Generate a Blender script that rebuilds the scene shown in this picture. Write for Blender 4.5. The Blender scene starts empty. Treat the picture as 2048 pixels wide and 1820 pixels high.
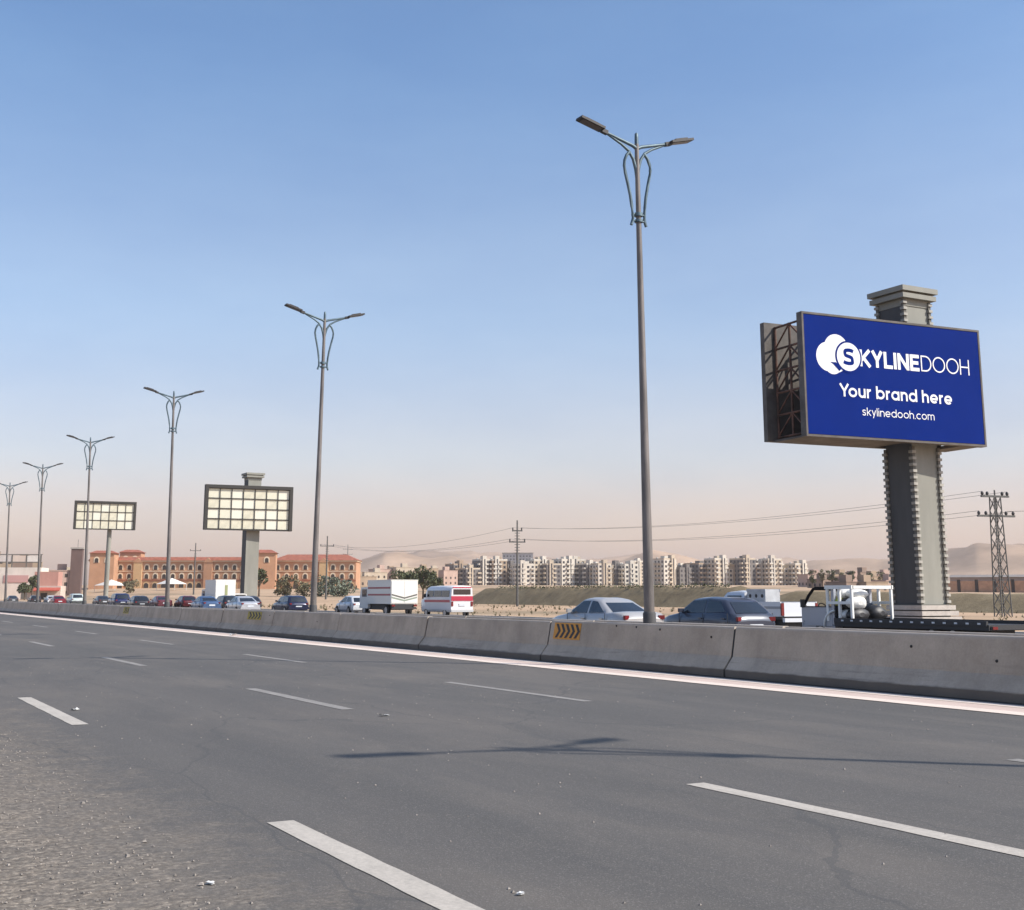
import bpy, math, random
from mathutils import Vector, Matrix, noise
R = math.radians
random.seed(7)
SC = bpy.context.scene
COL = SC.collection

# ------------------------------------------------------------------ camera
cam_d = bpy.data.cameras.new('camera')
cam = bpy.data.objects.new('camera', cam_d); COL.objects.link(cam)
cam_d.sensor_width = 36.0
cam_d.lens = 43.95
cam_d.shift_y = -0.0947
cam_d.clip_start = 0.1
cam_d.clip_end = 30000
CAM_H = 1.49
cam.location = (0, 0, CAM_H)
cam.rotation_euler = (R(90 + 10.736), 0, R(-28.80))
SC.camera = cam

# ------------------------------------------------------------------ sky, sun, exposure
SUN_EL = 41.0
SUN_AZ = 135.0            # clockwise from +Y (the road direction) towards +X
world = bpy.data.worlds.new('World'); SC.world = world
world.use_nodes = True
wn, wl = world.node_tree.nodes, world.node_tree.links
wn.clear()
sky = wn.new('ShaderNodeTexSky'); sky.sky_type = 'NISHITA'; sky.sun_disc = False
sky.sun_elevation = R(SUN_EL); sky.sun_rotation = R(SUN_AZ)
sky.altitude = 100; sky.air_density = 1.0; sky.dust_density = 1.6; sky.ozone_density = 1.6
tc = wn.new('ShaderNodeTexCoord'); sx = wn.new('ShaderNodeSeparateXYZ')
wl.new(tc.outputs['Generated'], sx.inputs[0])
# dusty desert air: the sky goes from blue to a pale rose towards the horizon, the same all round
rmp = wn.new('ShaderNodeValToRGB'); rmp.color_ramp.interpolation = 'EASE'
els = rmp.color_ramp.elements
els[0].position = 0.0; els[0].color = (1.22, 0.845, 0.785, 1)
els[1].position = 1.0; els[1].color = (0.72, 0.88, 1.02, 1)
for p, c in ((0.06, (1.17, 0.865, 0.82)), (0.113, (1.10, 0.915, 0.885)), (0.232, (1.0, 0.97, 0.98)), (0.44, (0.76, 0.91, 1.02))):
    e = els.new(p); e.color = (*c, 1)
mx = wn.new('ShaderNodeMix'); mx.data_type = 'RGBA'; mx.blend_type = 'MULTIPLY'; mx.inputs['Factor'].default_value = 1.0
wl.new(sx.outputs['Z'], rmp.inputs[0])
wl.new(sky.outputs[0], mx.inputs['A']); wl.new(rmp.outputs[0], mx.inputs['B'])
bg = wn.new('ShaderNodeBackground'); bg.inputs['Strength'].default_value = 0.15
wo = wn.new('ShaderNodeOutputWorld')
cm = wn.new('ShaderNodeMapping'); cm.inputs['Scale'].default_value = (2.2, 2.2, 7.0); cm.inputs['Rotation'].default_value = (0.25, 0.12, 0)
cn = wn.new('ShaderNodeTexNoise'); cn.inputs['Scale'].default_value = 1.6; cn.inputs['Detail'].default_value = 7; cn.inputs['Roughness'].default_value = 0.6
cr_ = wn.new('ShaderNodeValToRGB'); cr_.color_ramp.elements[0].position = 0.35; cr_.color_ramp.elements[1].position = 0.72
cr_.color_ramp.elements[0].color = (0.965, 0.97, 0.985, 1); cr_.color_ramp.elements[1].color = (1.11, 1.075, 1.035, 1)     # thin veils of high haze
wl.new(tc.outputs['Generated'], cm.inputs[0]); wl.new(cm.outputs[0], cn.inputs['Vector']); wl.new(cn.outputs['Fac'], cr_.inputs[0])
mx2 = wn.new('ShaderNodeMix'); mx2.data_type = 'RGBA'; mx2.blend_type = 'MULTIPLY'; mx2.inputs['Factor'].default_value = 1.0
wl.new(mx.outputs['Result'], mx2.inputs['A']); wl.new(cr_.outputs[0], mx2.inputs['B']); wl.new(mx2.outputs['Result'], bg.inputs['Color'])
wl.new(bg.outputs[0], wo.inputs['Surface'])

sun_d = bpy.data.lights.new('sun', 'SUN'); sun_d.energy = 4.6; sun_d.angle = R(0.53); sun_d.color = (1.0, 0.93, 0.84)
sun = bpy.data.objects.new('sun', sun_d); COL.objects.link(sun)
sdir = Vector((math.sin(R(SUN_AZ)) * math.cos(R(SUN_EL)), math.cos(R(SUN_AZ)) * math.cos(R(SUN_EL)), math.sin(R(SUN_EL))))
sun.rotation_euler = sdir.to_track_quat('Z', 'Y').to_euler()
sun.location = (60, -60, 80)

vs = SC.view_settings
vs.view_transform = 'Standard'; vs.look = 'None'; vs.exposure = 0.35; vs.gamma = 1.0; vs.use_curve_mapping = False
SC.render.engine = 'CYCLES'
SC.cycles.use_denoising = True
SC.cycles.max_bounces = 6; SC.cycles.diffuse_bounces = 3; SC.cycles.volume_bounces = 0
SC.cycles.transparent_max_bounces = 12

# ------------------------------------------------------------------ materials
def mat(name, col, rough=0.8, metal=0.0, var=0.0, vscale=2.0, bump=0.0, bscale=40.0, col2=None, spec=None, stretch=None, detail=6):
    m = bpy.data.materials.new(name); m.use_nodes = True
    n, l = m.node_tree.nodes, m.node_tree.links
    b = n['Principled BSDF']
    b.inputs['Base Color'].default_value = (*col, 1)
    b.inputs['Roughness'].default_value = rough; b.inputs['Metallic'].default_value = metal
    if spec is not None: b.inputs['Specular IOR Level'].default_value = spec
    co = None
    if var or bump or col2:
        g = n.new('ShaderNodeTexCoord'); co = g.outputs['Object']
        if stretch:
            mp = n.new('ShaderNodeMapping'); mp.inputs['Scale'].default_value = stretch
            l.new(co, mp.inputs[0]); co = mp.outputs[0]
    if var or col2:
        t = n.new('ShaderNodeTexNoise'); t.inputs['Scale'].default_value = vscale; t.inputs['Detail'].default_value = detail
        t.inputs['Roughness'].default_value = 0.62
        l.new(co, t.inputs['Vector'])
        r = n.new('ShaderNodeValToRGB'); r.color_ramp.elements[0].position = 0.32; r.color_ramp.elements[1].position = 0.70
        lo = tuple(c * (1 - var) for c in col); hi = col2 or tuple(min(1, c * (1 + var)) for c in col)
        r.color_ramp.elements[0].color = (*lo, 1); r.color_ramp.elements[1].color = (*hi, 1)
        l.new(t.outputs['Fac'], r.inputs[0]); l.new(r.outputs[0], b.inputs['Base Color'])
    if bump:
        t2 = n.new('ShaderNodeTexNoise'); t2.inputs['Scale'].default_value = bscale; t2.inputs['Detail'].default_value = 4
        l.new(co, t2.inputs['Vector'])
        bp = n.new('ShaderNodeBump'); bp.inputs['Strength'].default_value = bump; bp.inputs['Distance'].default_value = 0.02
        l.new(t2.outputs['Fac'], bp.inputs['Height']); l.new(bp.outputs[0], b.inputs['Normal'])
    return m

class G:                                  # small node-graph helper
    def __init__(s, name):
        s.m = bpy.data.materials.new(name); s.m.use_nodes = True
        s.n, s.l = s.m.node_tree.nodes, s.m.node_tree.links
        s.b = s.n['Principled BSDF']
        s.geo = s.n.new('ShaderNodeNewGeometry'); s.pos = s.geo.outputs['Position']
    def map(s, scale, loc=(0, 0, 0)):
        k = s.n.new('ShaderNodeMapping'); k.inputs['Scale'].default_value = scale; k.inputs['Location'].default_value = loc
        s.l.new(s.pos, k.inputs[0]); return k.outputs[0]
    def noise(s, vec, scale, detail=5, rough=0.6):
        k = s.n.new('ShaderNodeTexNoise'); k.inputs['Scale'].default_value = scale
        k.inputs['Detail'].default_value = detail; k.inputs['Roughness'].default_value = rough
        s.l.new(vec, k.inputs['Vector']); return k.outputs['Fac']
    def voro(s, vec, scale, out='Distance'):
        k = s.n.new('ShaderNodeTexVoronoi'); k.inputs['Scale'].default_value = scale
        s.l.new(vec, k.inputs['Vector']); return k.outputs[out]
    def ramp(s, fac, stops):
        k = s.n.new('ShaderNodeValToRGB'); e = k.color_ramp.elements
        e[0].position, e[0].color = stops[0][0], _c(stops[0][1])
        e[1].position, e[1].color = stops[-1][0], _c(stops[-1][1])
        for p, c in stops[1:-1]:
            x = e.new(p); x.color = _c(c)
        s.l.new(fac, k.inputs[0]); return k.outputs[0]
    def mix(s, fac, a, b, mode='MIX'):
        k = s.n.new('ShaderNodeMix'); k.data_type = 'RGBA'; k.blend_type = mode
        for sock, v in ((k.inputs['Factor'], fac), (k.inputs['A'], a), (k.inputs['B'], b)):
            if isinstance(v, (int, float)): sock.default_value = v
            elif isinstance(v, tuple): sock.default_value = _c(v)
            else: s.l.new(v, sock)
        return k.outputs['Result']
    def math(s, op, a, b=0.0, clamp=False):
        k = s.n.new('ShaderNodeMath'); k.operation = op; k.use_clamp = clamp
        for i, v in enumerate((a, b)):
            if isinstance(v, (int, float)): k.inputs[i].default_value = v
            else: s.l.new(v, k.inputs[i])
        return k.outputs[0]
    def xyz(s, vec=None):
        k = s.n.new('ShaderNodeSeparateXYZ'); s.l.new(vec or s.pos, k.inputs[0]); return k.outputs
    def bump(s, h, strength, dist=0.01):
        k = s.n.new('ShaderNodeBump'); k.inputs['Strength'].default_value = strength; k.inputs['Distance'].default_value = dist
        s.l.new(h, k.inputs['Height']); s.l.new(k.outputs[0], s.b.inputs['Normal'])
    def col(s, c, rough=0.85):
        s.l.new(c, s.b.inputs['Base Color']) if not isinstance(c, tuple) else None
        s.b.inputs['Roughness'].default_value = rough
        return s.m
def _c(c):
    return (c, c, c, 1) if isinstance(c, (int, float)) else (*c, 1) if len(c) == 3 else c

def asphalt_material():
    g = G('asphalt')
    streak = g.noise(g.map((1.1, 0.035, 1)), 1.0, 6)           # wear drawn out along the lanes
    patch = g.noise(g.map((0.16, 0.05, 1)), 1.0, 5)
    grain = g.noise(g.pos, 55, 3, 0.7)
    speck = g.voro(g.pos, 130, 'Color')
    big = g.noise(g.pos, 3.0, 6, 0.7)
    c = g.ramp(streak, [(0.30, (0.070, 0.066, 0.060)), (0.52, (0.087, 0.080, 0.072)), (0.75, (0.105, 0.096, 0.085))])
    c = g.mix(g.ramp(patch, [(0.42, 0.0), (0.62, 0.55)]), c, (0.104, 0.092, 0.081))
    c = g.mix(g.ramp(g.noise(g.map((2.2, 0.9, 1)), 1.0, 6, 0.7), [(0.35, 0.0), (0.75, 0.35)]), c, (0.070, 0.067, 0.065))
    c = g.mix(0.5, c, g.ramp(grain, [(0.25, 0.55), (0.5, 1.0), (0.78, 1.5)]), 'MULTIPLY')
    px_ = g.math('ADD', g.xyz()[0], g.math('MULTIPLY', g.math('SUBTRACT', patch, 0.5), 1.2))
    tyre = g.math('SINE', g.math('MULTIPLY', px_, 3.62))
    c = g.mix(g.math('MULTIPLY', g.ramp(tyre, [(0.35, 0.0), (0.95, 0.34)]), g.ramp(streak, [(0.3, 0.2), (0.7, 1.0)])), c, (0.058, 0.055, 0.052))
    dustn = g.noise(g.map((0.35, 0.12, 1), (3, 7, 0)), 1.0, 7, 0.7)
    c = g.mix(g.ramp(dustn, [(0.48, 0.0), (0.70, 0.6)]), c, (0.150, 0.128, 0.106))
    seal = g.noise(g.map((0.9, 0.22, 1), (11, 2, 0)), 1.0, 3, 0.5)
    c = g.mix(g.ramp(seal, [(0.60, 0.0), (0.62, 0.3)]), c, (0.066, 0.063, 0.060))
    sx_ = g.xyz(speck)[0]
    c = g.mix(g.math('MULTIPLY', g.math('GREATER_THAN', sx_, 0.90), 0.45), c, (0.22, 0.20, 0.18))
    # the worn, stony side of the road towards the camera
    x = g.xyz()[0]
    near = g.math('MULTIPLY_ADD', big, 3.2); near.node.inputs[2].default_value = -1.5
    e = g.math('ADD', x, g.math('MULTIPLY', g.math('SUBTRACT', big, 0.5), 3.0))
    f = g.ramp(g.math('MULTIPLY', e, 0.25, True), [(0.27, 1.0), (0.66, 0.0)])
    stony = g.ramp(g.noise(g.pos, 22, 5, 0.8), [(0.30, (0.070, 0.057, 0.044)), (0.48, (0.155, 0.126, 0.096)), (0.62, (0.29, 0.245, 0.19))])
    cell = g.voro(g.pos, 26, 'Color')
    stony = g.mix(0.55, stony, g.ramp(g.xyz(cell)[0], [(0.0, 0.55), (0.6, 1.0), (0.97, 1.9)]), 'MULTIPLY')
    c = g.mix(g.math('MULTIPLY', f, 0.92), c, stony)
    # oil-dark wheel paths and fine cracks
    crack = g.n.new('ShaderNodeTexVoronoi'); crack.feature = 'DISTANCE_TO_EDGE'; crack.inputs['Scale'].default_value = 0.22
    wob = g.n.new('ShaderNodeVectorMath'); wob.operation = 'ADD'
    wn_ = g.n.new('ShaderNodeTexNoise'); wn_.inputs['Scale'].default_value = 0.7; wn_.inputs['Detail'].default_value = 6
    g.l.new(g.pos, wn_.inputs['Vector']); g.l.new(g.map((1.6, 0.5, 1)), wob.inputs[0]); g.l.new(wn_.outputs['Color'], wob.inputs[1])
    g.l.new(wob.outputs[0], crack.inputs['Vector'])
    cr = g.math('LESS_THAN', crack.outputs['Distance'], 0.004)
    c = g.mix(g.math('MULTIPLY', cr, 0.5), c, (0.06, 0.058, 0.056))
    gv = g.math('MULTIPLY', g.math('SUBTRACT', 1.0, g.voro(g.pos, 26)), f)
    g.bump(g.math('ADD', g.noise(g.pos, 60, 4, 0.75), g.math('MULTIPLY', gv, 1.2)), 0.42, 0.012)
    return g.col(c, 0.86)
M_ASPHALT = asphalt_material()

def paint_material(name, base, wear=0.5):
    g = G(name)
    n1 = g.noise(g.pos, 26, 6, 0.75); n2 = g.noise(g.map((3, 0.8, 1)), 2.0, 5)
    f = g.math('ADD', g.math('MULTIPLY', n1, 0.7), g.math('MULTIPLY', n2, 0.45))
    c = g.ramp(f, [(0.30, (0.15, 0.145, 0.14)), (0.30 + 0.22 * wear, tuple(v * 0.72 for v in base)), (0.72, base)])
    g.bump(n1, 0.3)
    return g.col(c, 0.7)
M_LINE = paint_material('worn_white_paint', (0.50, 0.45, 0.385), 0.7)
M_LINE2 = paint_material('faded_white_paint', (0.31, 0.285, 0.255), 1.1)
M_EDGE = paint_material('pale_edge_paint', (0.80, 0.675, 0.575), 0.25)
M_GUTTER = paint_material('dusty_gutter', (0.64, 0.50, 0.43), 0.2)

def concrete_material():
    g = G('barrier_concrete')
    z = g.xyz()[2]
    n = g.noise(g.pos, 1.3, 7, 0.65); fine = g.noise(g.pos, 28, 4, 0.6); drip = g.noise(g.map((1, 4.0, 0.35)), 1.0, 5)
    c = g.ramp(n, [(0.3, (0.40, 0.325, 0.245)), (0.7, (0.53, 0.44, 0.34))])
    c = g.mix(0.35, c, g.ramp(fine, [(0.3, 0.75), (0.7, 1.15)]), 'MULTIPLY')
    c = g.mix(g.ramp(drip, [(0.52, 0.0), (0.75, 0.22)]), c, (0.20, 0.185, 0.165))
    grime = g.math('ADD', z, g.math('MULTIPLY', g.math('SUBTRACT', g.noise(g.map((1, 1.5, 4)), 1.5, 5), 0.5), 0.06))
    c = g.mix(g.ramp(grime, [(0.128, 0.85), (0.158, 0.0)]), c, (0.10, 0.085, 0.072))       # tyre grime along the foot
    dust = g.math('ADD', z, g.math('MULTIPLY', fine, 0.03))
    c = g.mix(g.ramp(dust, [(0.86, 0.0), (0.91, 0.7)]), c, (0.44, 0.39, 0.34))           # wind-blown sand on the top
    rub = g.noise(g.map((1, 0.35, 9), (0, 5, 2)), 1.2, 6, 0.7)
    c = g.mix(g.math('MULTIPLY', g.ramp(rub, [(0.56, 0.0), (0.68, 0.42)]), g.ramp(z, [(0.25, 1.0), (0.62, 0.0)])), c, (0.11, 0.095, 0.082))
    stain = g.noise(g.map((1, 0.9, 0.8), (4, 0, 0)), 1.0, 6, 0.6)
    c = g.mix(g.ramp(stain, [(0.46, 0.0), (0.66, 0.35)]), c, (0.23, 0.185, 0.14))
    pit = g.voro(g.pos, 7.0)
    c = g.mix(g.math('MULTIPLY', g.math('LESS_THAN', pit, 0.035), 0.7), c, (0.07, 0.065, 0.06))
    g.bump(fine, 0.35)
    return g.col(c, 0.9)
M_CONC = concrete_material()

def ground_material():
    g = G('sandy_ground')
    n = g.noise(g.pos, 0.035, 8, 0.62); n2 = g.noise(g.pos, 0.5, 6, 0.7); n3 = g.noise(g.map((0.02, 0.008, 1)), 1.0, 6)
    c = g.ramp(n, [(0.30, (0.36, 0.24, 0.145)), (0.55, (0.46, 0.31, 0.19)), (0.75, (0.52, 0.375, 0.25))])
    c = g.mix(0.6, c, g.ramp(n2, [(0.3, 0.72), (0.7, 1.18)]), 'MULTIPLY')
    c = g.mix(g.ramp(n3, [(0.50, 0.0), (0.64, 0.75)]), c, (0.155, 0.125, 0.07))
    g.bump(n2, 0.6, 0.2)
    return g.col(c, 0.95)
M_GROUND = ground_material()

def hill_material():
    g = G('desert_rock')
    n = g.noise(g.pos, 0.004, 9, 0.65); n2 = g.noise(g.map((0.01, 0.01, 0.05)), 1.0, 7)
    c = g.ramp(n, [(0.32, (0.27, 0.185, 0.125)), (0.6, (0.46, 0.32, 0.215)), (0.75, (0.56, 0.41, 0.29))])
    c = g.mix(0.6, c, g.ramp(n2, [(0.35, 0.7), (0.65, 1.2)]), 'MULTIPLY')
    return g.col(c, 0.95)
M_HILL = hill_material()

M_STEEL = mat('galvanised_steel', (0.095, 0.140, 0.165), 0.5, 0.4, var=0.25, vscale=4)
M_POLE = mat('weathered_pole_paint', (0.15, 0.135, 0.125), 0.55, 0.15, var=0.35, vscale=1.5, col2=(0.23, 0.205, 0.19), stretch=(3, 3, 0.5))
M_SLEEVE = mat('dark_sleeve', (0.05, 0.05, 0.052), 0.7, var=0.3, vscale=6)
M_LAMP = mat('dark_lamp_casting', (0.045, 0.042, 0.042), 0.6, 0.3)
M_LENS = mat('lamp_lens', (0.075, 0.055, 0.045), 0.35)
M_BLUE = mat('blue_screen', (0.0035, 0.020, 0.170), 0.75, spec=0.04, var=0.07, vscale=0.35)
M_WHITE = mat('white_print', (0.80, 0.81, 0.83), 0.6, spec=0.2)
M_FRAME = mat('dark_board_frame', (0.11, 0.098, 0.088), 0.7, 0.2, var=0.35, vscale=1.2)
M_RUST = mat('rusty_truss', (0.085, 0.06, 0.05), 0.8, 0.2, var=0.5, vscale=2, col2=(0.20, 0.10, 0.07))
M_COLUMN = mat('grey_green_cladding', (0.235, 0.235, 0.205), 0.75, var=0.12, vscale=0.9, col2=(0.275, 0.275, 0.24), stretch=(1, 1, 0.25))
M_TOOTH = mat('cladding_trim', (0.33, 0.32, 0.285), 0.8, var=0.25, vscale=3)
M_SHADESIDE = mat('painted_side_shade', (0.060, 0.062, 0.064), 0.7, var=0.2, vscale=0.8, stretch=(1, 1, 0.3))  # column colour darkened to paint in the shade of its sunless side
M_PANEL = [mat('cream_light_panel', (0.66, 0.64, 0.51), 0.6, var=0.08, vscale=0.5), mat('cream_light_panel_worn', (0.60, 0.575, 0.45), 0.6, var=0.2, vscale=0.8), mat('pale_light_panel', (0.70, 0.69, 0.58), 0.6)]
M_DARKFRAME = mat('dark_panel_frame', (0.035, 0.033, 0.030), 0.7)
M_GRID = mat('dark_grid', (0.12, 0.115, 0.10), 0.7)
M_ORANGE = mat('orange_sign_sheet', (0.62, 0.27, 0.03), 0.6, var=0.15, vscale=6)
M_YELLOW = mat('faded_yellow_paint', (0.42, 0.32, 0.05), 0.7, var=0.35, vscale=8)
M_BLACK = mat('black_paint', (0.02, 0.018, 0.018), 0.6)
M_GLASS = mat('car_glass', (0.018, 0.022, 0.028), 0.06, spec=0.8)
M_TYRE = mat('tyre_rubber', (0.025, 0.025, 0.025), 0.9)
M_RIM = mat('alloy_rim', (0.42, 0.42, 0.43), 0.35, 0.8)
M_RED = mat('red_lens', (0.16, 0.010, 0.012), 0.3)
M_CLEAR = mat('clear_lens', (0.75, 0.76, 0.78), 0.15)
M_CHROME = mat('chrome', (0.7, 0.7, 0.72), 0.15, 1.0)
M_PLASTIC = mat('dark_plastic', (0.03, 0.03, 0.032), 0.6)
M_PLATE = mat('number_plate', (0.62, 0.64, 0.66), 0.5)
M_WIRE = mat('power_cable', (0.05, 0.05, 0.055), 0.7)
M_TOWER = mat('tower_steel', (0.12, 0.12, 0.115), 0.65, 0.4, var=0.2, vscale=3)
M_WOOD = mat('bark', (0.11, 0.08, 0.055), 0.9, var=0.3, vscale=5)
M_SLAB = mat('plinth_slab', (0.42, 0.39, 0.355), 0.85, var=0.15, vscale=3)
M_SOIL = mat('median_soil', (0.20, 0.155, 0.115), 0.95, var=0.35, vscale=1.5)
M_STONE = mat('road_stone', (0.20, 0.18, 0.16), 0.9, var=0.35, vscale=9, col2=(0.36, 0.32, 0.28))
M_LITTER = mat('white_litter', (0.66, 0.65, 0.62), 0.7, var=0.15, vscale=9)
_paint = {}
def paint(col, rough=0.28, metal=0.0):
    k = (col, rough, metal)
    if k not in _paint:
        m = mat('car_paint', col, rough, metal)
        m.node_tree.nodes['Principled BSDF'].inputs['Coat Weight'].default_value = 0.5
        m.node_tree.nodes['Principled BSDF'].inputs['Coat Roughness'].default_value = 0.08
        _paint[k] = m
    return _paint[k]
_wall = {}
def wallmat(col, var=0.12):
    if col not in _wall: _wall[col] = mat('render_wall', col, 0.9, var=var, vscale=0.35, stretch=(1, 1, 0.4))
    return _wall[col]
def leafmat(name, a, b):
    m = mat(name, a, 0.7, var=0.35, vscale=0.9, col2=b)
    return m
M_LEAF = leafmat('dark_foliage', (0.05, 0.062, 0.026), (0.105, 0.115, 0.045))
M_LEAF2 = leafmat('grey_green_foliage', (0.12, 0.145, 0.10), (0.20, 0.225, 0.16))
M_OLIVE = leafmat('dusty_olive_foliage', (0.150, 0.130, 0.070), (0.21, 0.185, 0.10))

# ------------------------------------------------------------------ mesh helpers
class MB:
    def __init__(s): s.v = []; s.f = []; s.mi = []; s.cur = 0; s.sm = []
    def add(s, vs_, fs, smooth=False):
        o = len(s.v); s.v += [tuple(p) for p in vs_]
        for f in fs: s.f.append(tuple(i + o for i in f)); s.mi.append(s.cur); s.sm.append(smooth)
        return s
    def box(s, x0, x1, y0, y1, z0, z1):
        p = [(x, y, z) for z in (z0, z1) for y in (y0, y1) for x in (x0, x1)]
        return s.add(p, [(0, 2, 3, 1), (4, 5, 7, 6), (0, 1, 5, 4), (2, 6, 7, 3), (0, 4, 6, 2), (1, 3, 7, 5)])
    def cbox(s, c, d, rot=None):
        h = Vector(d) / 2; c = Vector(c)
        p = []
        for z in (-1, 1):
            for y in (-1, 1):
                for x in (-1, 1):
                    q = Vector((x * h.x, y * h.y, z * h.z))
                    if rot is not None: q = rot @ q
                    p.append(c + q)
        return s.add(p, [(0, 2, 3, 1), (4, 5, 7, 6), (0, 1, 5, 4), (2, 6, 7, 3), (0, 4, 6, 2), (1, 3, 7, 5)])
    def frustum(s, a, b, z0, z1):        # a, b = (x0,x1,y0,y1) at bottom and top
        p = [(x, y, z0) for y in a[2:] for x in a[:2]] + [(x, y, z1) for y in b[2:] for x in b[:2]]
        return s.add(p, [(0, 2, 3, 1), (4, 5, 7, 6), (0, 1, 5, 4), (2, 6, 7, 3), (0, 4, 6, 2), (1, 3, 7, 5)])
    def tube(s, pts, r, n=8, caps=True):
        pts = [Vector(p) for p in pts]; k = len(pts)
        rs = r if isinstance(r, (list, tuple)) else [r] * k
        rings = []; up = Vector((0, 0, 1))
        for i, p in enumerate(pts):
            t = (pts[min(i + 1, k - 1)] - pts[max(i - 1, 0)]).normalized()
            a = t.cross(up)
            if a.length < 0.1: a = t.cross(Vector((0, 1, 0)))
            a.normalize(); b = t.cross(a)
            rings.append([p + (a * math.cos(2 * math.pi * j / n) + b * math.sin(2 * math.pi * j / n)) * rs[i] for j in range(n)])
        vs_ = [q for ring in rings for q in ring]; fs = []
        for i in range(k - 1):
            for j in range(n):
                fs.append((i * n + j, i * n + (j + 1) % n, (i + 1) * n + (j + 1) % n, (i + 1) * n + j))
        s.add(vs_, fs, True)
        if caps:
            s.add(rings[0], [tuple(range(n))[::-1]]); s.add(rings[-1], [tuple(range(n))])
        return s
    def prism(s, poly, axis, a, b):      # polygon in the two other axes (cyclic order), extruded a..b along axis
        def P(u, v, w):
            return {'x': (w, u, v), 'y': (u, w, v), 'z': (u, v, w)}[axis]
        n = len(poly)
        vs_ = [P(u, v, a) for u, v in poly] + [P(u, v, b) for u, v in poly]
        fs = [tuple(range(n)), tuple(range(2 * n - 1, n - 1, -1))] + [(i, i + n, (i + 1) % n + n, (i + 1) % n) for i in range(n)]
        return s.add(vs_, fs)
    def quad(s, *p): return s.add(p, [tuple(range(len(p)))])
    def loft(s, rings, smooth=True, caps=True):
        n = len(rings[0]); vs_ = [p for r_ in rings for p in r_]; fs = []
        for i in range(len(rings) - 1):
            for j in range(n):
                fs.append((i * n + j, (i + 1) * n + j, (i + 1) * n + (j + 1) % n, i * n + (j + 1) % n))
        s.add(vs_, fs, smooth)
        if caps: s.add(rings[0], [tuple(range(n))]); s.add(rings[-1], [tuple(range(n))[::-1]])
        return s
    def mesh(s, name, mats, fix=True):
        me = bpy.data.meshes.new(name); me.from_pydata(s.v, [], s.f)
        for m in (mats if isinstance(mats, (list, tuple)) else [mats]): me.materials.append(m)
        me.polygons.foreach_set('material_index', s.mi)
        me.polygons.foreach_set('use_smooth', s.sm)
        if fix and len(s.f) < 20000:
            import bmesh
            bm = bmesh.new(); bm.from_mesh(me); bmesh.ops.recalc_face_normals(bm, faces=bm.faces); bm.to_mesh(me); bm.free()
        me.update(); return me

def link(name, me, parent=None, loc=(0, 0, 0), rotz=0.0):
    o = bpy.data.objects.new(name, me); COL.objects.link(o); o.location = loc; o.rotation_euler = (0, 0, rotz)
    if parent: o.parent = parent
    return o
def part(name, mb, m, parent, loc=(0, 0, 0), rotz=0.0, label=None, kind=None):
    o = link(name, mb if isinstance(mb, bpy.types.Mesh) else mb.mesh(name, m), parent, loc, rotz)
    if label: o['label'] = label
    if kind: o['kind'] = kind
    return o
def tag(o, label, cat, group=None):
    o['label'] = label; o['category'] = cat
    if group: o['group'] = group
    return o
def thing(name, label, cat, loc=(0, 0, 0), rotz=0.0, group=None):
    o = link(name, None, None, loc, rotz); o.empty_display_size = 0.3
    return tag(o, label, cat, group)
def struct(name, mb, m, loc=(0, 0, 0), fix=True):
    o = link(name, mb if isinstance(mb, bpy.types.Mesh) else mb.mesh(name, m, fix), None, loc); o['kind'] = 'structure'; return o
def dup(root, loc, rotz=0.0, label=None):
    r = root.copy(); COL.objects.link(r); r.location = loc; r.rotation_euler = (0, 0, rotz)
    if label: r['label'] = label
    def rec(src, dst):
        for ch in list(src.children):
            c = ch.copy(); COL.objects.link(c); c.parent = dst; rec(ch, c)
    rec(root, r); return r
def sm(a, b, x):
    t = max(0.0, min(1.0, (x - a) / (b - a))); return t * t * (3 - 2 * t)

# ------------------------------------------------------------------ the land
VIEW = (math.sin(R(28.8)), math.cos(R(28.8)))
def hz(x, y):
    """height of the land: flat along the roads, rising inland behind the hedge"""
    d = x * VIEW[0] + y * VIEW[1]
    h = 8.0 * sm(150, 900, d) * sm(60, 110, x)
    h += 1.55 * sm(98, 108, x) * (1 - sm(125, 150, x)) * sm(20, 70, y) * (1 - sm(175, 215, y))     # sand bank behind the hedge
    if x > 110: h += 0.5 * noise.noise(Vector((x * 0.02, y * 0.02, 1)))
    return h
xs = [-5000, -2500, -1000, -400, -150, -60, -20, 0, 20, 40, 60] + [60 + 8 * i for i in range(1, 12)] + [165 + 20 * i for i in range(12)] + [430, 500, 580, 680, 800, 950, 1150, 1500, 2000, 2800, 4000, 6000]
ys = [-3500, -1800, -800, -300, -100] + [-40 + 15 * i for i in range(20)] + [275, 310, 350, 400, 460, 530, 620, 720, 850, 1000, 1250, 1600, 2200, 3200, 4500, 6500]
g_ = MB()
g_.add([(x, y, hz(x, y) - 0.012) for y in ys for x in xs],
       [(j * len(xs) + i, j * len(xs) + i + 1, (j + 1) * len(xs) + i + 1, (j + 1) * len(xs) + i) for j in range(len(ys) - 1) for i in range(len(xs) - 1)], True)
struct('ground', g_, M_GROUND)

# near road: -14 .. 15.4, median, far road 16.7 .. 38.5
struct('road', MB().quad((-9, -60, 0), (15.6, -60, 0), (15.6, 420, 0), (-9, 420, 0)), M_ASPHALT)
far_asphalt = mat('far_asphalt', (0.125, 0.12, 0.117), 0.88, var=0.2, vscale=0.4, stretch=(1, 0.1, 1))
struct('far_road', MB().quad((16.6, -60, 0), (39.5, -60, 0), (39.5, 420, 0), (16.6, 420, 0)), far_asphalt)
struct('kerb', MB().box(39.5, 39.8, -60, 420, -0.01, 0.14), M_SLAB)
struct('median_soil', MB().box(15.32, 16.33, -30, 200, 0.0, 0.62), M_SOIL)

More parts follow.
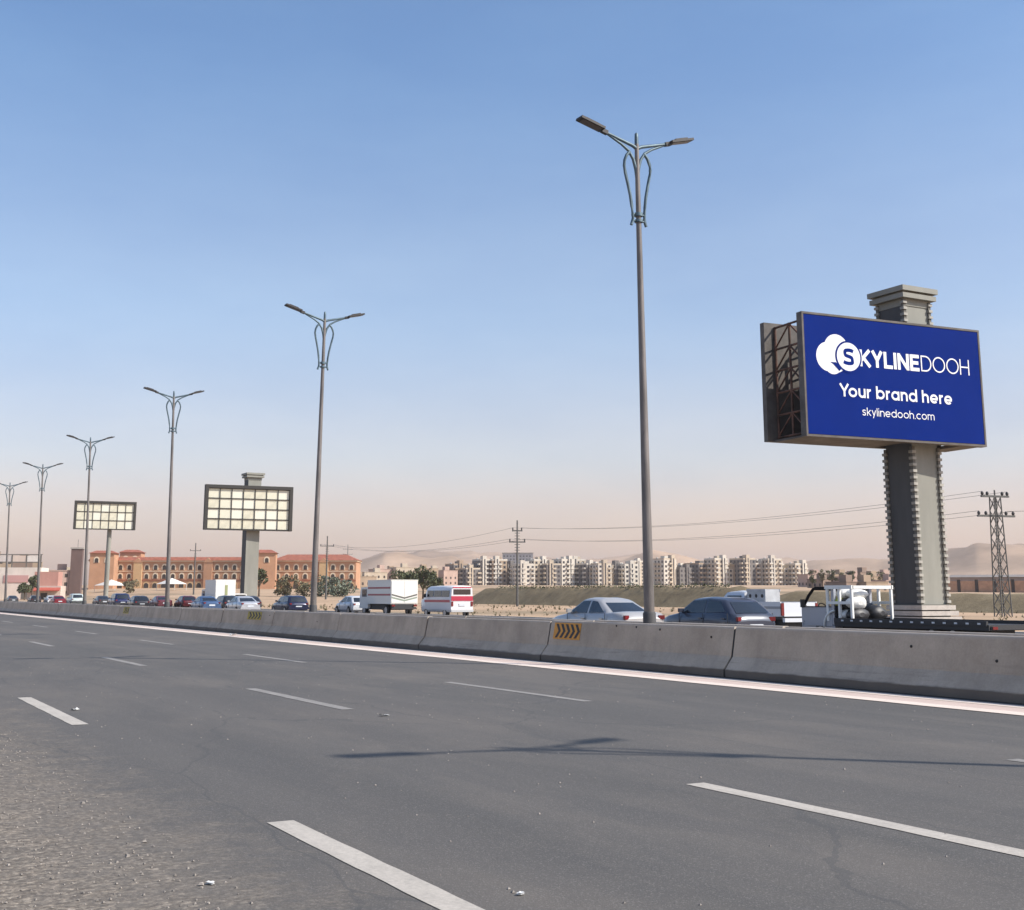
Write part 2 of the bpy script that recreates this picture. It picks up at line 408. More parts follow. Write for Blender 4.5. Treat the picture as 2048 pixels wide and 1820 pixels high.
# lane markings: three dashed lines, twelve-metre rhythm
def marking(name, x0, x1, y0, y1, m, z=0.004):
    b = MB(); n = max(2, int((y1 - y0) / 0.22)); l_ = []; r_ = []
    rnd = random.Random(int(x0 * 100 + y0 * 10))
    j = 0.004 if y1 - y0 < 20 else 0.012
    n = min(n, 400)
    for i in range(n + 1):
        y = y0 + (y1 - y0) * i / n
        l_.append((x0 + rnd.uniform(-j, j), y, z)); r_.append((x1 + rnd.uniform(-j, j), y, z))
    b.add(l_ + r_, [(i, n + 1 + i, n + 2 + i, i + 1) for i in range(n)])
    return struct(name, b, m)
for k in range(-1, 10):
    marking('lane_marking', 2.78, 2.97, 8.45 + 11.75 * k - 4.5, 8.45 + 11.75 * k, M_LINE)
for k in range(-1, 12):
    marking('lane_marking', 6.26, 6.44, 8.5 + 11.85 * k - 4.3, 8.5 + 11.85 * k, M_LINE2 if k > 0 else M_LINE)
for k in range(-1, 14):
    marking('lane_marking', 9.74, 9.9, 8.3 + 11.9 * k - 4.6, 8.3 + 11.9 * k, M_LINE2)
struct('gutter_strip', MB().quad((13.44, -60, 0.004), (14.62, -60, 0.004), (14.62, 420, 0.004), (13.44, 420, 0.004)), M_GUTTER)
marking('edge_line', 13.42, 13.78, -40, 300, M_EDGE, 0.008)
marking('edge_line', 14.30, 14.58, -40, 300, M_EDGE, 0.008)
for x in (20.6, 24.2, 27.8, 31.4, 35.0):
    for k in range(-1, 14):
        struct('lane_marking', MB().quad((x, 12 * k, 0.004), (x + .15, 12 * k, 0.004), (x + .15, 12 * k + 4, 0.004), (x, 12 * k + 4, 0.004)), M_LINE)

# hills far behind
def ridge(name, pts, depth, seed):
    """pts: (bearing from the road direction in degrees, distance, crest height)"""
    b = MB(); rows = 9; N = 90; grid = []
    for i in range(N + 1):
        t = i / N * (len(pts) - 1); k = min(int(t), len(pts) - 2); u = t - k; u = u * u * (3 - 2 * u)
        bg_, d_, h_ = [pts[k][q] * (1 - u) + pts[k + 1][q] * u for q in range(3)]
        for j in range(rows):
            s = j / (rows - 1); d = d_ - depth * (1 - s) * 0.9
            x, y = d * math.sin(R(bg_)), d * math.cos(R(bg_))
            nz = noise.fractal(Vector((x * 0.004, y * 0.004, seed)), 1.0, 2.0, 6)
            h = h_ * (s ** 0.8) * (1 + 0.22 * nz) + 14 * nz * s
            grid.append((x, y, max(h, -2.0) if j else -3.0))
    for i in range(N):
        for j in range(rows - 1):
            b.f.append((i * rows + j, (i + 1) * rows + j, (i + 1) * rows + j + 1, i * rows + j + 1)); b.mi.append(0); b.sm.append(True)
    b.v = grid
    return struct(name, b, M_HILL, fix=True)
ridge('hill', [(13, 3600, 20), (20, 3600, 60), (22.5, 3500, 95), (24.5, 3500, 120), (27, 3400, 118), (29, 3300, 95), (33, 3300, 105), (37, 3300, 90), (42, 3300, 88), (46, 3300, 96), (50, 3200, 98), (54, 3200, 92), (60, 3200, 84)], 700, 1.3)
ridge('hill', [(17, 2500, 18), (20, 2400, 52), (23, 2300, 66), (26, 2300, 58), (30, 2400, 50), (35, 2300, 66), (40, 2300, 48), (45, 2300, 62), (49, 2200, 76), (53, 2200, 66), (60, 2200, 60)], 450, 5.7)

# ------------------------------------------------------------------ barriers along the median
PROFILE = [(0.0, 0.0), (0.0, 0.13), (0.19, 0.36), (0.29, 0.885), (0.305, 0.90), (0.435, 0.90), (0.45, 0.885), (0.55, 0.36), (0.74, 0.13), (0.74, 0.0)]
SEG = 6.75
def seg_mesh(name, L):
    b = MB(); rings = [[(x, y, z) for x, z in PROFILE] for y in (0, L)]
    n = len(PROFILE); vs_ = rings[0] + rings[1]
    b.add(vs_, [(i, i + 1, n + i + 1, n + i) for i in range(n - 1)] + [tuple(range(n)), tuple(range(2 * n - 1, n - 1, -1))])
    return b.mesh(name, M_CONC)
seg_me = seg_mesh('barrier_segment', SEG - 0.06)
fil = MB(); c_ = [(0.37 + (x - 0.37) * 0.90, z * 0.965) for x, z in PROFILE]
fil.add([(x, 0, z) for x, z in c_] + [(x, 0.06, z) for x, z in c_], [(i, i + 1, len(c_) + i + 1, len(c_) + i) for i in range(len(c_) - 1)] + [tuple(range(len(c_))), tuple(range(2 * len(c_) - 1, len(c_) - 1, -1))])
M_FILL = mat('joint_filler', (0.035, 0.033, 0.03), 0.9)
fil_me = fil.mesh('joint_filler', M_FILL)
def barrier(x, label, k0, k1):
    t = thing('concrete_barrier', label, 'road barrier', (x, 0, 0), 0, 'concrete barriers of the median')
    rb_ = random.Random(int(x * 10))
    for k in range(k0, k1):
        y = 18.95 + SEG * k
        o = link('barrier_segment', seg_me, t, (rb_.uniform(-.012, .012), y, rb_.uniform(-.012, .008))); o.rotation_euler = (rb_.uniform(-.001, .001), rb_.uniform(-.006, .006), rb_.uniform(-.0015, .0015)); link('joint_filler', fil_me, t, (0, y - 0.06, 0))
    return t
bar0 = barrier(14.86, 'long grey concrete barrier with a grimy foot beside the pale edge line', -5, 24)
barrier(16.05, 'second concrete barrier running close behind the front one, only its top showing', -5, 24)

def drill_hole(y, z, r=.022):
    x = .19 + .10 * (z - .36) / .525
    o = part('drill_hole', MB().tube([(x - .004, y, z), (x + .03, y, z + .006)], r, 10), M_FILL, bar0); return o
for y, z in ((14.55, .70), (41.2, .60), (22.15, .83), (21.3, .80), (22.9, .84), (19.6, .70), (33.4, .78), (46.4, .74), (12.9, .55)): drill_hole(y, z)
def chevron_sign(y0, y1, z0, z1, n, label, m_bg):
    # lies on the sloping upper face of the barrier
    t = thing('chevron_sign', label, 'road sign', (15.05 + 0.19 * (z0 - 0.36) + 0.0, (y0 + y1) / 2, z0), 0, 'arrow plates on the barrier')
    lean = math.atan2(0.10, 0.525)
    rot = Matrix.Rotation(lean, 4, 'Y')
    w, h = y1 - y0, z1 - z0
    pl = part('plate', MB().box(-0.012, -0.002, -w / 2, w / 2, 0, h), m_bg, t); pl.matrix_local = rot
    cw = w / (n + 0.5)
    for i in range(n):
        a = w / 2 - cw * (i + 0.35); tk = cw * 0.52; d = cw * 0.62
        # arrow points towards -Y (to the right for someone on the road)
        p = [(a, 0.92 * h), (a - tk, 0.92 * h), (a - tk - d, h / 2), (a - tk, 0.08 * h), (a, 0.08 * h), (a - d, h / 2)]
        b = MB(); vs_ = [(-0.0135, u, v) for u, v in p] + [(-0.0118, u, v) for u, v in p]
        b.add(vs_, [(0, 1, 2, 5), (5, 2, 3, 4), (6, 7, 8, 11), (11, 8, 9, 10)] + [(i_, (i_ + 1) % 6, 6 + (i_ + 1) % 6, 6 + i_) for i_ in range(6)])
        o = part('chevron', b, M_BLACK, t); o.matrix_local = rot
    return t
chevron_sign(24.31, 25.45, 0.50, 0.87, 5, 'orange plate with five black chevrons on the barrier below the silver saloon', M_ORANGE)
chevron_sign(47.4, 49.1, 0.56, 0.86, 4, 'faded yellow chevron plate on the barrier near the second street lamp', M_YELLOW)
chevron_sign(70.6, 71.9, 0.50, 0.86, 3, 'small faded yellow chevron plate far along the barrier, leftmost of the three', M_YELLOW)

# ------------------------------------------------------------------ street lamps
def make_lamp():
    t = thing('street_lamp', '', 'street lamp', (15.85, 0, 0.3), 0, 'twin-arm street lamps along the median')
    z = lambda v: v - 0.3
    part('pole', MB().tube([(0, 0, 0), (0, 0, z(1.4)), (0, 0, z(6)), (0, 0, z(9.9)), (0, 0, z(11.85))], [0.125, 0.115, 0.085, 0.062, 0.05], 14), M_POLE, t)
    part('base_sleeve', MB().tube([(0, 0, z(0.62)), (0, 0, z(1.26)), (0, 0, z(1.3))], [0.148, 0.14, 0.12], 14), M_SLEEVE, t)
    part('finial', MB().tube([(0, 0, z(11.8)), (0, 0, z(12.0)), (0, 0, z(12.1)), (0, 0, z(12.13))], [0.05, 0.045, 0.04, 0.012], 10), M_STEEL, t)
    part('collar', MB().tube([(0, 0, z(10.12)), (0, 0, z(10.2))], 0.1, 12).tube([(0, 0, z(9.98)), (0, 0, z(10.04))], 0.1, 12), M_STEEL, t)
    for s in (-1, 1):
        up = 0.265
        arm = MB().tube([(0, 0, z(11.74)), (s * 0.12, 0, z(11.80)), (s * 0.98, 0, z(11.80) + 0.86 * up)], [0.045, 0.042, 0.032], 8)
        part('arm', arm, M_STEEL, t)
        br = [(0, 0.01, z(11.05)), (s * 0.03, 0.01, z(11.25)), (s * 0.10, 0.01, z(11.48)), (s * 0.22, 0.01, z(11.66)), (s * 0.42, 0.01, z(11.79)), (s * 0.80, 0.01, z(11.965))]
        part('brace', MB().tube(br, [0.05, 0.045, 0.038, 0.034, 0.03, 0.026], 8), M_STEEL, t)
        lyre = [(s * 0.20, 0, z(11.64)), (s * 0.29, 0, z(11.54)), (s * 0.345, 0, z(11.41)), (s * 0.36, 0, z(11.28)), (s * 0.335, 0, z(11.12)), (s * 0.27, 0, z(10.85)), (s * 0.215, 0, z(10.6)), (s * 0.18, 0, z(10.35)), (s * 0.16, 0, z(10.14)), (s * 0.165, 0, z(10.02)), (s * 0.205, 0, z(9.90))]
        part('scroll', MB().tube(lyre, 0.036, 8), M_STEEL, t)
        for zz in (10.16, 10.01):
            part('bracket', MB().tube([(s * 0.05, 0, z(zz)), (s * 0.165, 0, z(zz))], 0.025, 6), M_STEEL, t)
        c0, c1 = Vector((s * 0.93, 0, z(11.80) + 0.81 * up)), Vector((s * 1.55, 0, z(11.80) + 1.43 * up))
        ax = (c1 - c0).normalized(); L = (c1 - c0).length
        rot = Matrix.Rotation(-math.atan2(ax.z, ax.x) if s > 0 else -math.atan2(ax.z, ax.x), 3, 'Y')
        hd = MB().cbox((c0 + c1) / 2 + Vector((0, 0, 0.03)), (L, 0.27, 0.055), rot).cbox(c0 - ax * 0.05, (0.16, 0.1, 0.09), rot).cbox((c0 + c1) / 2 + Vector((0, 0, 0.075)), (L * 0.55, 0.17, 0.04), rot)
        head = part('lamp_head', hd, M_LAMP, t)
        part('lens', MB().cbox((c0 + c1) / 2 - Vector((0, 0, 0.004)), (L * 0.8, 0.21, 0.012), rot), M_LENS, head)
    return t
lamp_spots = [(1.7, 'grey twin-arm street lamp beyond the frame edge whose shadow crosses the near lanes', 0, 0),
              (22.6, 'tallest-looking street lamp, twin arms, standing between the silver saloon and dark hatchback', 0.0, -0.5),
              (43.6, 'second nearest twin-arm street lamp, just right of the big light-panel billboard', 0.0, 0.7),
              (65.0, 'twin-arm street lamp left of the big light-panel billboard, third from the front', 0.0, -1.0),
              (87.3, 'twin-arm street lamp crossing in front of the smaller light-panel billboard', 0.0, -1.4),
              (107.3, 'distant twin-arm street lamp in front of the white shop building', 0.0, -1.6),
              (126.6, 'farthest twin-arm street lamp at the very edge of the row', 0.0, -1.8)]
lamp0 = make_lamp()
for i, (y, lab, rx, ry) in enumerate(lamp_spots):
    o = lamp0 if i == 0 else dup(lamp0, (15.80, y, 0.14))
    o['label'] = lab; o.location = (15.80, y, 0.14); o.rotation_euler = (R(rx), R(ry), 0)

# ------------------------------------------------------------------ lettering: drawn as strokes of even width
def arc(cx, cy, rx, ry, a0, a1, n=18):
    return [(cx + rx * math.cos(R(a0 + (a1 - a0) * i / n)), cy + ry * math.sin(R(a0 + (a1 - a0) * i / n))) for i in range(n + 1)]
def smooth_path(pts, n=5):
    out = []
    for i in range(len(pts) - 1):
        p0, p1, p2, p3 = pts[max(i - 1, 0)], pts[i], pts[i + 1], pts[min(i + 2, len(pts) - 1)]
        for k in range(n):
            t = k / n
            out.append(tuple(0.5 * (2 * p1[q] + (p2[q] - p0[q]) * t + (2 * p0[q] - 5 * p1[q] + 4 * p2[q] - p3[q]) * t * t + (3 * p1[q] - p0[q] - 3 * p2[q] + p3[q]) * t ** 3) for q in (0, 1)))
    return out + [pts[-1]]
def glyph(ch, w):
    h = w / 2; X = 0.72
    r = X / 2 - h
    def stem(x, a, b): return [(x, a), (x, b)]
    if ch == 'o': return 0.72, [arc(0.36, X / 2, r, r, 0, 360, 28)]
    if ch == 'O': return 1.04, [arc(0.52, 0.5, 0.52 - h, 0.5 - h, 0, 360, 32)]
    if ch == 'b': return 0.72, [stem(h, 0, 1), arc(0.36, X / 2, r, r, 0, 360, 28)]
    if ch == 'd': return 0.72, [stem(0.72 - h, 0, 1), arc(0.36, X / 2, r, r, 0, 360, 28)]
    if ch == 'a': return 0.70, [stem(0.70 - h, 0, X), arc(0.35, X / 2, 0.35 - h, r, 0, 360, 28)]
    if ch == 'u': return 0.60, [[(h, X)] + arc(0.30, 0.30, 0.30 - h, 0.30 - h, 180, 360) + [(0.60 - h, X)], stem(0.60 - h, 0, 0.4)]
    if ch == 'n': return 0.60, [stem(h, 0, X), arc(0.30, X - 0.30, 0.30 - h, 0.30 - h, 180, 0) + [(0.60 - h, 0)]]
    if ch == 'h': return 0.60, [stem(h, 0, 1), arc(0.30, X - 0.30, 0.30 - h, 0.30 - h, 180, 0) + [(0.60 - h, 0)]]
    if ch == 'm': return 1.02, [stem(h, 0, X), arc(0.27, X - 0.27, 0.27 - h, 0.27 - h, 180, 0) + [(0.54 - h, 0)], arc(0.75 - h, X - 0.27, 0.27 - h, 0.27 - h, 180, 0) + [(1.02 - 2 * h, 0)]]
    if ch == 'r': return 0.36, [stem(h, 0, X), arc(0.34, X - 0.33, 0.34 - h, 0.33 - h, 180, 88, 10)]
    if ch == 'e': return 0.70, [arc(0.35, X / 2, 0.35 - h, r, 0, 318, 26), [(h * 1.3, X / 2 - h * 0.3), (0.70 - h * 0.4, X / 2 - h * 0.3)]]
    if ch == 'c': return 0.62, [arc(0.36, X / 2, 0.36 - h, r, 48, 312, 24)]
    if ch == 's': return 0.50, [smooth_path([(0.44, 0.56), (0.37, X - h - .02), (0.25, X - h), (0.13, X - h - .03), (h + .02, 0.53), (0.14, 0.42), (0.26, 0.37), (0.38, 0.31), (0.50 - h - .02, 0.20), (0.38, h + .03), (0.25, h), (0.12, h + .03), (0.04, 0.16)])]
    if ch == 'S': return 0.66, [smooth_path([(0.60, 0.80), (0.50, 0.98 - h), (0.33, 1 - h), (0.16, 0.96 - h), (h, 0.73), (0.16, 0.58), (0.33, 0.52), (0.50, 0.45), (0.66 - h, 0.28), (0.52, h + .04), (0.33, h), (0.14, h + .03), (0.03, 0.20)])]
    if ch == 'k': return 0.54, [stem(h, 0, 1), [(h, 0.27), (0.50, X)], [(0.20, 0.36), (0.52, 0)]]
    if ch == 'y': return 0.56, [[(h * .6, X), (0.285, 0.06)], [(0.56 - h * .6, X), (0.18, -0.26)]]
    if ch == 'l': return w, [stem(h, 0, 1)]
    if ch == 'I': return w, [stem(h, 0, 1)]
    if ch == 'i': return w, [stem(h, 0, X), stem(h, 0.88, 0.88 + w * 1.1)]
    if ch == '.': return w * 1.1, [stem(h, 0, w * 1.1)]
    if ch == 'Y': return 0.78, [[(h * .7, 1), (0.39, 0.44)], [(0.78 - h * .7, 1), (0.39, 0.44)], stem(0.39, 0, 0.48)]
    if ch == 'K': return 0.78, [stem(h, 0, 1), [(h, 0.34), (0.72, 1)], [(0.30, 0.5), (0.74, 0)]]
    if ch == 'L': return 0.62, [stem(h, 0, 1), [(h, h), (0.62, h)]]
    if ch == 'N': return 0.82, [stem(h, 0, 1), stem(0.82 - h, 0, 1), [(h, 1 - h * .6), (0.82 - h, h * .6)]]
    if ch == 'E': return 0.66, [stem(h, 0, 1), [(h, h), (0.66, h)], [(h, 0.5), (0.60, 0.5)], [(h, 1 - h), (0.66, 1 - h)]]
    if ch == 'D': return 0.86, [stem(h, 0, 1), [(h, 1 - h), (0.36, 1 - h)] + arc(0.36, 0.5, 0.50 - h, 0.5 - h, 88, -88, 20) + [(0.36, h), (h, h)]]
    if ch == 'H': return 0.80, [stem(h, 0, 1), stem(0.80 - h, 0, 1), [(h, 0.5), (0.80 - h, 0.5)]]
    return 0.32, []
def ribbon(b, pts, w, P, depth):
    """flat ribbon along a polyline; P maps (u, v, d) to the face; depth keeps strokes from sharing a plane"""
    n = len(pts); closed = math.dist(pts[0], pts[-1]) < 1e-4 and n > 4
    L_, R_ = [], []
    for i in range(n):
        a = pts[i - 1] if i else (pts[-2] if closed else None); c = pts[i + 1] if i < n - 1 else (pts[1] if closed else None)
        p = pts[i]
        d1 = None if a is None else (p[0] - a[0], p[1] - a[1]); d2 = None if c is None else (c[0] - p[0], c[1] - p[1])
        def nrm(d): l = math.hypot(*d) or 1; return (-d[1] / l, d[0] / l)
        n1 = nrm(d1) if d1 else nrm(d2); n2 = nrm(d2) if d2 else n1
        m = (n1[0] + n2[0], n1[1] + n2[1]); l = math.hypot(*m) or 1; m = (m[0] / l, m[1] / l)
        k = w / 2 / max(0.45, m[0] * n1[0] + m[1] * n1[1])
        L_.append(P(p[0] + m[0] * k, p[1] + m[1] * k, depth)); R_.append(P(p[0] - m[0] * k, p[1] - m[1] * k, depth))
    b.add(L_ + R_, [(i, i + 1, n + i + 1, n + i) for i in range(n - 1)])
# ------------------------------------------------------------------ billboards
def column_parts(t, a, top, z_board0, z_board1, teeth=True, flare=True):
    h = a / 2
    part('column', MB().box(-h, h, -h, h, 0, top - 0.95), M_COLUMN, t)
    part('shade_side_panel', MB().box(-h - .03, -h - .004, -h + .05, h - .05, 1.06, top - 0.96), M_SHADESIDE, t)  # added dark panel: shade of the face turned from the sun, as colour
    if teeth:
        tm = MB().box(-.125, .125, -.125, .125, 0, .13).mesh('corner_rung', M_TOOTH)
        for sx_, sy in ((-1, -1), (-1, 1), (1, -1)):
            for za, zb_ in ((1.07, z_board0 - .15), (z_board1 + .15, top - .66)):
                part('corner_strip', MB().box(sx_ * h - .085, sx_ * h + .085, sy * h - .085, sy * h + .085, za, zb_), M_GRID, t)
            zz = 1.12
            while zz < top - .75:
                if not (z_board0 - .3 < zz < z_board1 + .15):
                    link('corner_rung', tm, t, (sx_ * (h + 0.02), sy * (h + 0.02), zz))
                zz += 0.31
    b = MB()
    e = 0.0
    for z0, z1, g in ((top - 0.95, top - 0.60, 0.04), (top - 0.60, top - 0.36, 0.29), (top - 0.36, top - 0.26, 0.14), (top - 0.26, top, 0.36)):
        b.box(-h - g, h + g, -h - g, h + g, z0, z1 - 0.003)
    part('cornice', b, M_COLUMN, t)
    for k in range(4):
        g = 0.55 - 0.09 * k
        part('plinth_slab', MB().box(-h - g, h + g, -h - g, h + g, 0.27 * k - 0.01, 0.27 * k + 0.20), M_SLAB, t)
    part('plinth_core', MB().box(-h - .1, h + .1, -h - .1, h + .1, 0, 1.05), M_GRID, t)

# main billboard by the right edge of the view
BX, BY = 46.92, 44.40
bb = thing('billboard', 'large blue billboard with white cloud logo and lettering on a toothed grey column', 'billboard', (BX, BY, 0))
A = 1.70; TOP = 16.55
Z0, Z1 = 8.72, 14.36
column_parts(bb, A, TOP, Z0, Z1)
ANG = R(-5.0)
def board_empty_matrix(dx, dy): return Matrix.Translation((dx, dy, 0)) @ Matrix.Rotation(ANG, 4, 'Z')
BW = 10.55
# near board: local u along +X from its left end, front face towards -Y
x_left = 38.50 - 46.25; y_left = 43.16 - BY
TH = 0.38
nb = MB().box(0, BW, 0.05, TH, Z0 + 0.02, Z1 - 0.02)
board = part('front_board', nb, M_FRAME, bb); board.matrix_local = Matrix.Translation((x_left, y_left, 0)) @ Matrix.Rotation(ANG, 4, 'Z')
fr = MB(); q = 0.10
fr.box(-q, BW + q, 0.0, TH + 0.02, Z1, Z1 + q).box(-q, BW + q, 0.0, TH + 0.02, Z0 - q, Z0).box(-q, 0, 0.003, TH + 0.023, Z0, Z1).box(BW, BW + q, 0.003, TH + 0.023, Z0, Z1)
part('frame', fr, M_FRAME, board)
scr = part('screen', MB().box(0.02, BW - 0.02, 0.02, 0.046, Z0 + 0.02, Z1 - 0.02), M_BLUE, board)
BH = Z1 - Z0
def PF(u, v, d): return (u, 0.016 - d, Z0 + v)          # d metres in front of the screen
def disc(b, cx, cy, r, d, n=48, a0=0, a1=360):
    pts = [PF(cx + r * math.cos(R(a0 + (a1 - a0) * i / n)), cy + r * math.sin(R(a0 + (a1 - a0) * i / n)), d) for i in range(n)]
    b.add(pts, [tuple(range(n))])
# cloud emblem: lobes, a blue ring and a white disc carrying an S
U, V = BW, BH
cxc, cyc, rc = 0.2365 * U, 0.668 * V, 0.120 * V
cl = MB()
disc(cl, 0.128 * U, 0.655 * V, 0.125 * V, 0.000); disc(cl, 0.172 * U, 0.725 * V, 0.125 * V, 0.001)
disc(cl, 0.165 * U, 0.64 * V, 0.115 * V, 0.002); disc(cl, 0.205 * U, 0.70 * V, 0.10 * V, 0.003); disc(cl, 0.15 * U, 0.60 * V, 0.09 * V, 0.0035)
part('cloud_emblem', cl, M_WHITE, board)
rg = MB(); disc(rg, cxc, cyc, rc + 0.016 * V, 0.0145)
tail = [PF(0.135 * U, 0.612 * V, 0.0150), PF(0.150 * U, 0.597 * V, 0.0150), PF(0.172 * U, 0.560 * V, 0.0150), PF(0.183 * U, 0.540 * V, 0.0150), PF(0.20 * U, 0.575 * V, 0.0150), PF(0.165 * U, 0.612 * V, 0.0150)]
rg.add(tail, [tuple(range(6))])
part('emblem_ring', rg, M_BLUE, board)
dk = MB(); disc(dk, cxc, cyc, rc, 0.0170)
part('emblem_disc', dk, M_WHITE, board)
sb = MB(); 
ribbon(sb, [(cxc + (x - 0.33) * 0.180 * V, cyc + (y - 0.5) * 0.150 * V) for x, y in glyph('S', 0.25)[1][0]], 0.031 * V, PF, 0.0195)
part('emblem_letter', sb, M_BLUE, board)
def line(name, txt, u0, u1, v0, cap, wfrac, depth, gap, space=0.34):
    # every letter is a part of its own; stroke width in glyph units (1 = cap height), drawn in metres
    tot = 0; items = []
    for ch in txt:
        if ch == ' ': tot += space; continue
        adv, st = glyph(ch, wfrac); items.append((tot, st)); tot += adv + gap - (0.16 if ch == 'Y' and 'o' in txt else 0)
    tot -= gap; sx_ = (u1 - u0) / tot; d = 0
    for off, st in items:
        b = MB()
        for s in st:
            d = (d + 1) % 6
            ribbon(b, [((u0 + (off + x) * sx_), v0 + y * cap) for x, y in s], wfrac * (cap * 0.5 + sx_ * 0.5), PF, depth + d * 0.0012)
        part(name, b, M_WHITE, board)
line('headline_letter', 'KYLINE', 0.296 * U, 0.637 * U, 0.598 * V, 0.143 * V, 0.205, 0.0055, 0.075)
line('headline_letter', 'DOOH', 0.647 * U, 0.934 * U, 0.602 * V, 0.138 * V, 0.085, 0.011, 0.10)
line('slogan_letter', 'Your brand here', 0.178 * U, 0.818 * U, 0.330 * V, 0.108 * V, 0.16, 0.011, 0.10, 0.32)
line('web_address_letter', 'skylinedooh.com', 0.297 * U, 0.709 * U, 0.183 * V, 0.068 * V, 0.105, 0.011, 0.115)
# rear board and the truss between
GAP = 2.80
rb = part('rear_board', MB().box(0, BW, 0, 0.32, Z0 - 0.05, Z1 + 0.1), M_FRAME, bb); rb.matrix_local = Matrix.Translation((x_left + 0.0, y_left + GAP, 0)) @ Matrix.Rotation(ANG, 4, 'Z')
def truss_bar(p, q_, r=0.05):
    o = part('truss_bar', MB().tube([p, q_], r, 6), M_RUST, bb)
    o.matrix_local = Matrix.Translation((x_left, y_left, 0)) @ Matrix.Rotation(ANG, 4, 'Z')
nz_ = 5
for u in (0.35, 2.4, 4.4, 6.1, 6.95, 9.0, 10.2):
    if 6.0 < u < 9.2: continue
    for yv in (TH + 0.08, (TH + GAP) / 2, GAP - 0.08):
        truss_bar((u, yv, Z0 + 0.1), (u, yv, Z1 - 0.1), 0.065)
    for k in range(nz_ + 1):
        z = Z0 + 0.15 + (BH - 0.3) * k / nz_
        truss_bar((u, TH, z), (u, GAP, z), 0.055)
        if k < nz_:
            z2 = Z0 + 0.15 + (BH - 0.3) * (k + 1) / nz_; mid = (TH + GAP) / 2
            truss_bar((u, TH, z), (u, mid, z2), 0.045); truss_bar((u, mid, z2), (u, GAP, z), 0.045)
for wa, wb_ in ((0.1, 5.9), (9.4, BW)):
    wk = part('walkway', MB().box(wa, wb_, TH + 0.05, GAP - 0.03, Z0 - 0.08, Z0 + 0.02), M_FRAME, bb)
    wk.matrix_local = Matrix.Translation((x_left, y_left, 0)) @ Matrix.Rotation(ANG, 4, 'Z')

# the two boards down the road: dark frames with rows of cream light panels
def panel_board(label, X, Y, a, top, z0, z1, w, cols, rows, shift, flare=True, rotz=ANG, thin=False):
    t = thing('panel_billboard', label, 'billboard', (X, Y, 0), 0, 'billboards of cream light panels')
    if not thin:
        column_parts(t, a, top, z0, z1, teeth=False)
    else:
        part('column', MB().tube([(0, 0, -0.1), (0, 0, z0 + 0.5)], [a / 2, a / 2 * 0.9], 14), M_COLUMN, t)
        part('column_head', MB().box(-0.35, 0.35, -0.35, 0.35, z0 - 0.1, z0 + 1.2), M_GRID, t)
    h = a / 2; d0 = -h - 1.3; x0 = -w / 2 + shift
    Mx = Matrix.Rotation(rotz, 4, 'Z')
    b = part('back_board', MB().box(x0, x0 + w, d0 + 0.55, d0 + 1.0, z0, z1), M_FRAME, t); b.matrix_local = Mx
    f = 0.42
    fr = MB().box(x0 - f, x0 + w + f, d0 + .2, d0 + 1.05, z1, z1 + f).box(x0 - f, x0 + w + f, d0 + 0.3, d0 + 1.05, z0 - 0.12, z0).box(x0 - f, x0, d0 + .203, d0 + 1.053, z0 - .12, z1).box(x0 + w, x0 + w + f, d0 + .203, d0 + 1.053, z0 - .12, z1)
    part('frame', fr, M_DARKFRAME, b)
    pw, ph = w / cols, (z1 - z0) / rows
    me = [MB().box(0.05, pw - 0.05, 0, 0.05, 0.07, ph - 0.07).mesh('light_panel', m) for m in M_PANEL]
    rnd = random.Random(int(X * 7))
    for i in range(cols):
        for j in range(rows):
            o = link('light_panel', rnd.choice(me), b, (x0 + pw * i, d0 + 0.49 + rnd.uniform(-0.02, 0.02), z0 + ph * j))
    gb = MB()
    for i in range(1, cols): gb.box(x0 + pw * i - 0.03, x0 + pw * i + 0.03, d0 + 0.36, d0 + 0.46, z0, z1)
    for j in range(1, rows): gb.box(x0, x0 + w, d0 + 0.36, d0 + 0.455, z0 + ph * j - 0.035, z0 + ph * j + 0.035)
    part('panel_grid', gb, M_DARKFRAME, b)
    return t
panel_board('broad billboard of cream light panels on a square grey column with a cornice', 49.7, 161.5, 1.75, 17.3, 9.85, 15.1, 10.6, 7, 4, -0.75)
panel_board('smaller, farther billboard of cream light panels on a thin round post', 49.4, 252, 0.95, 15, 14.0, 18.9, 10.6, 7, 3, -1.1, thin=True)

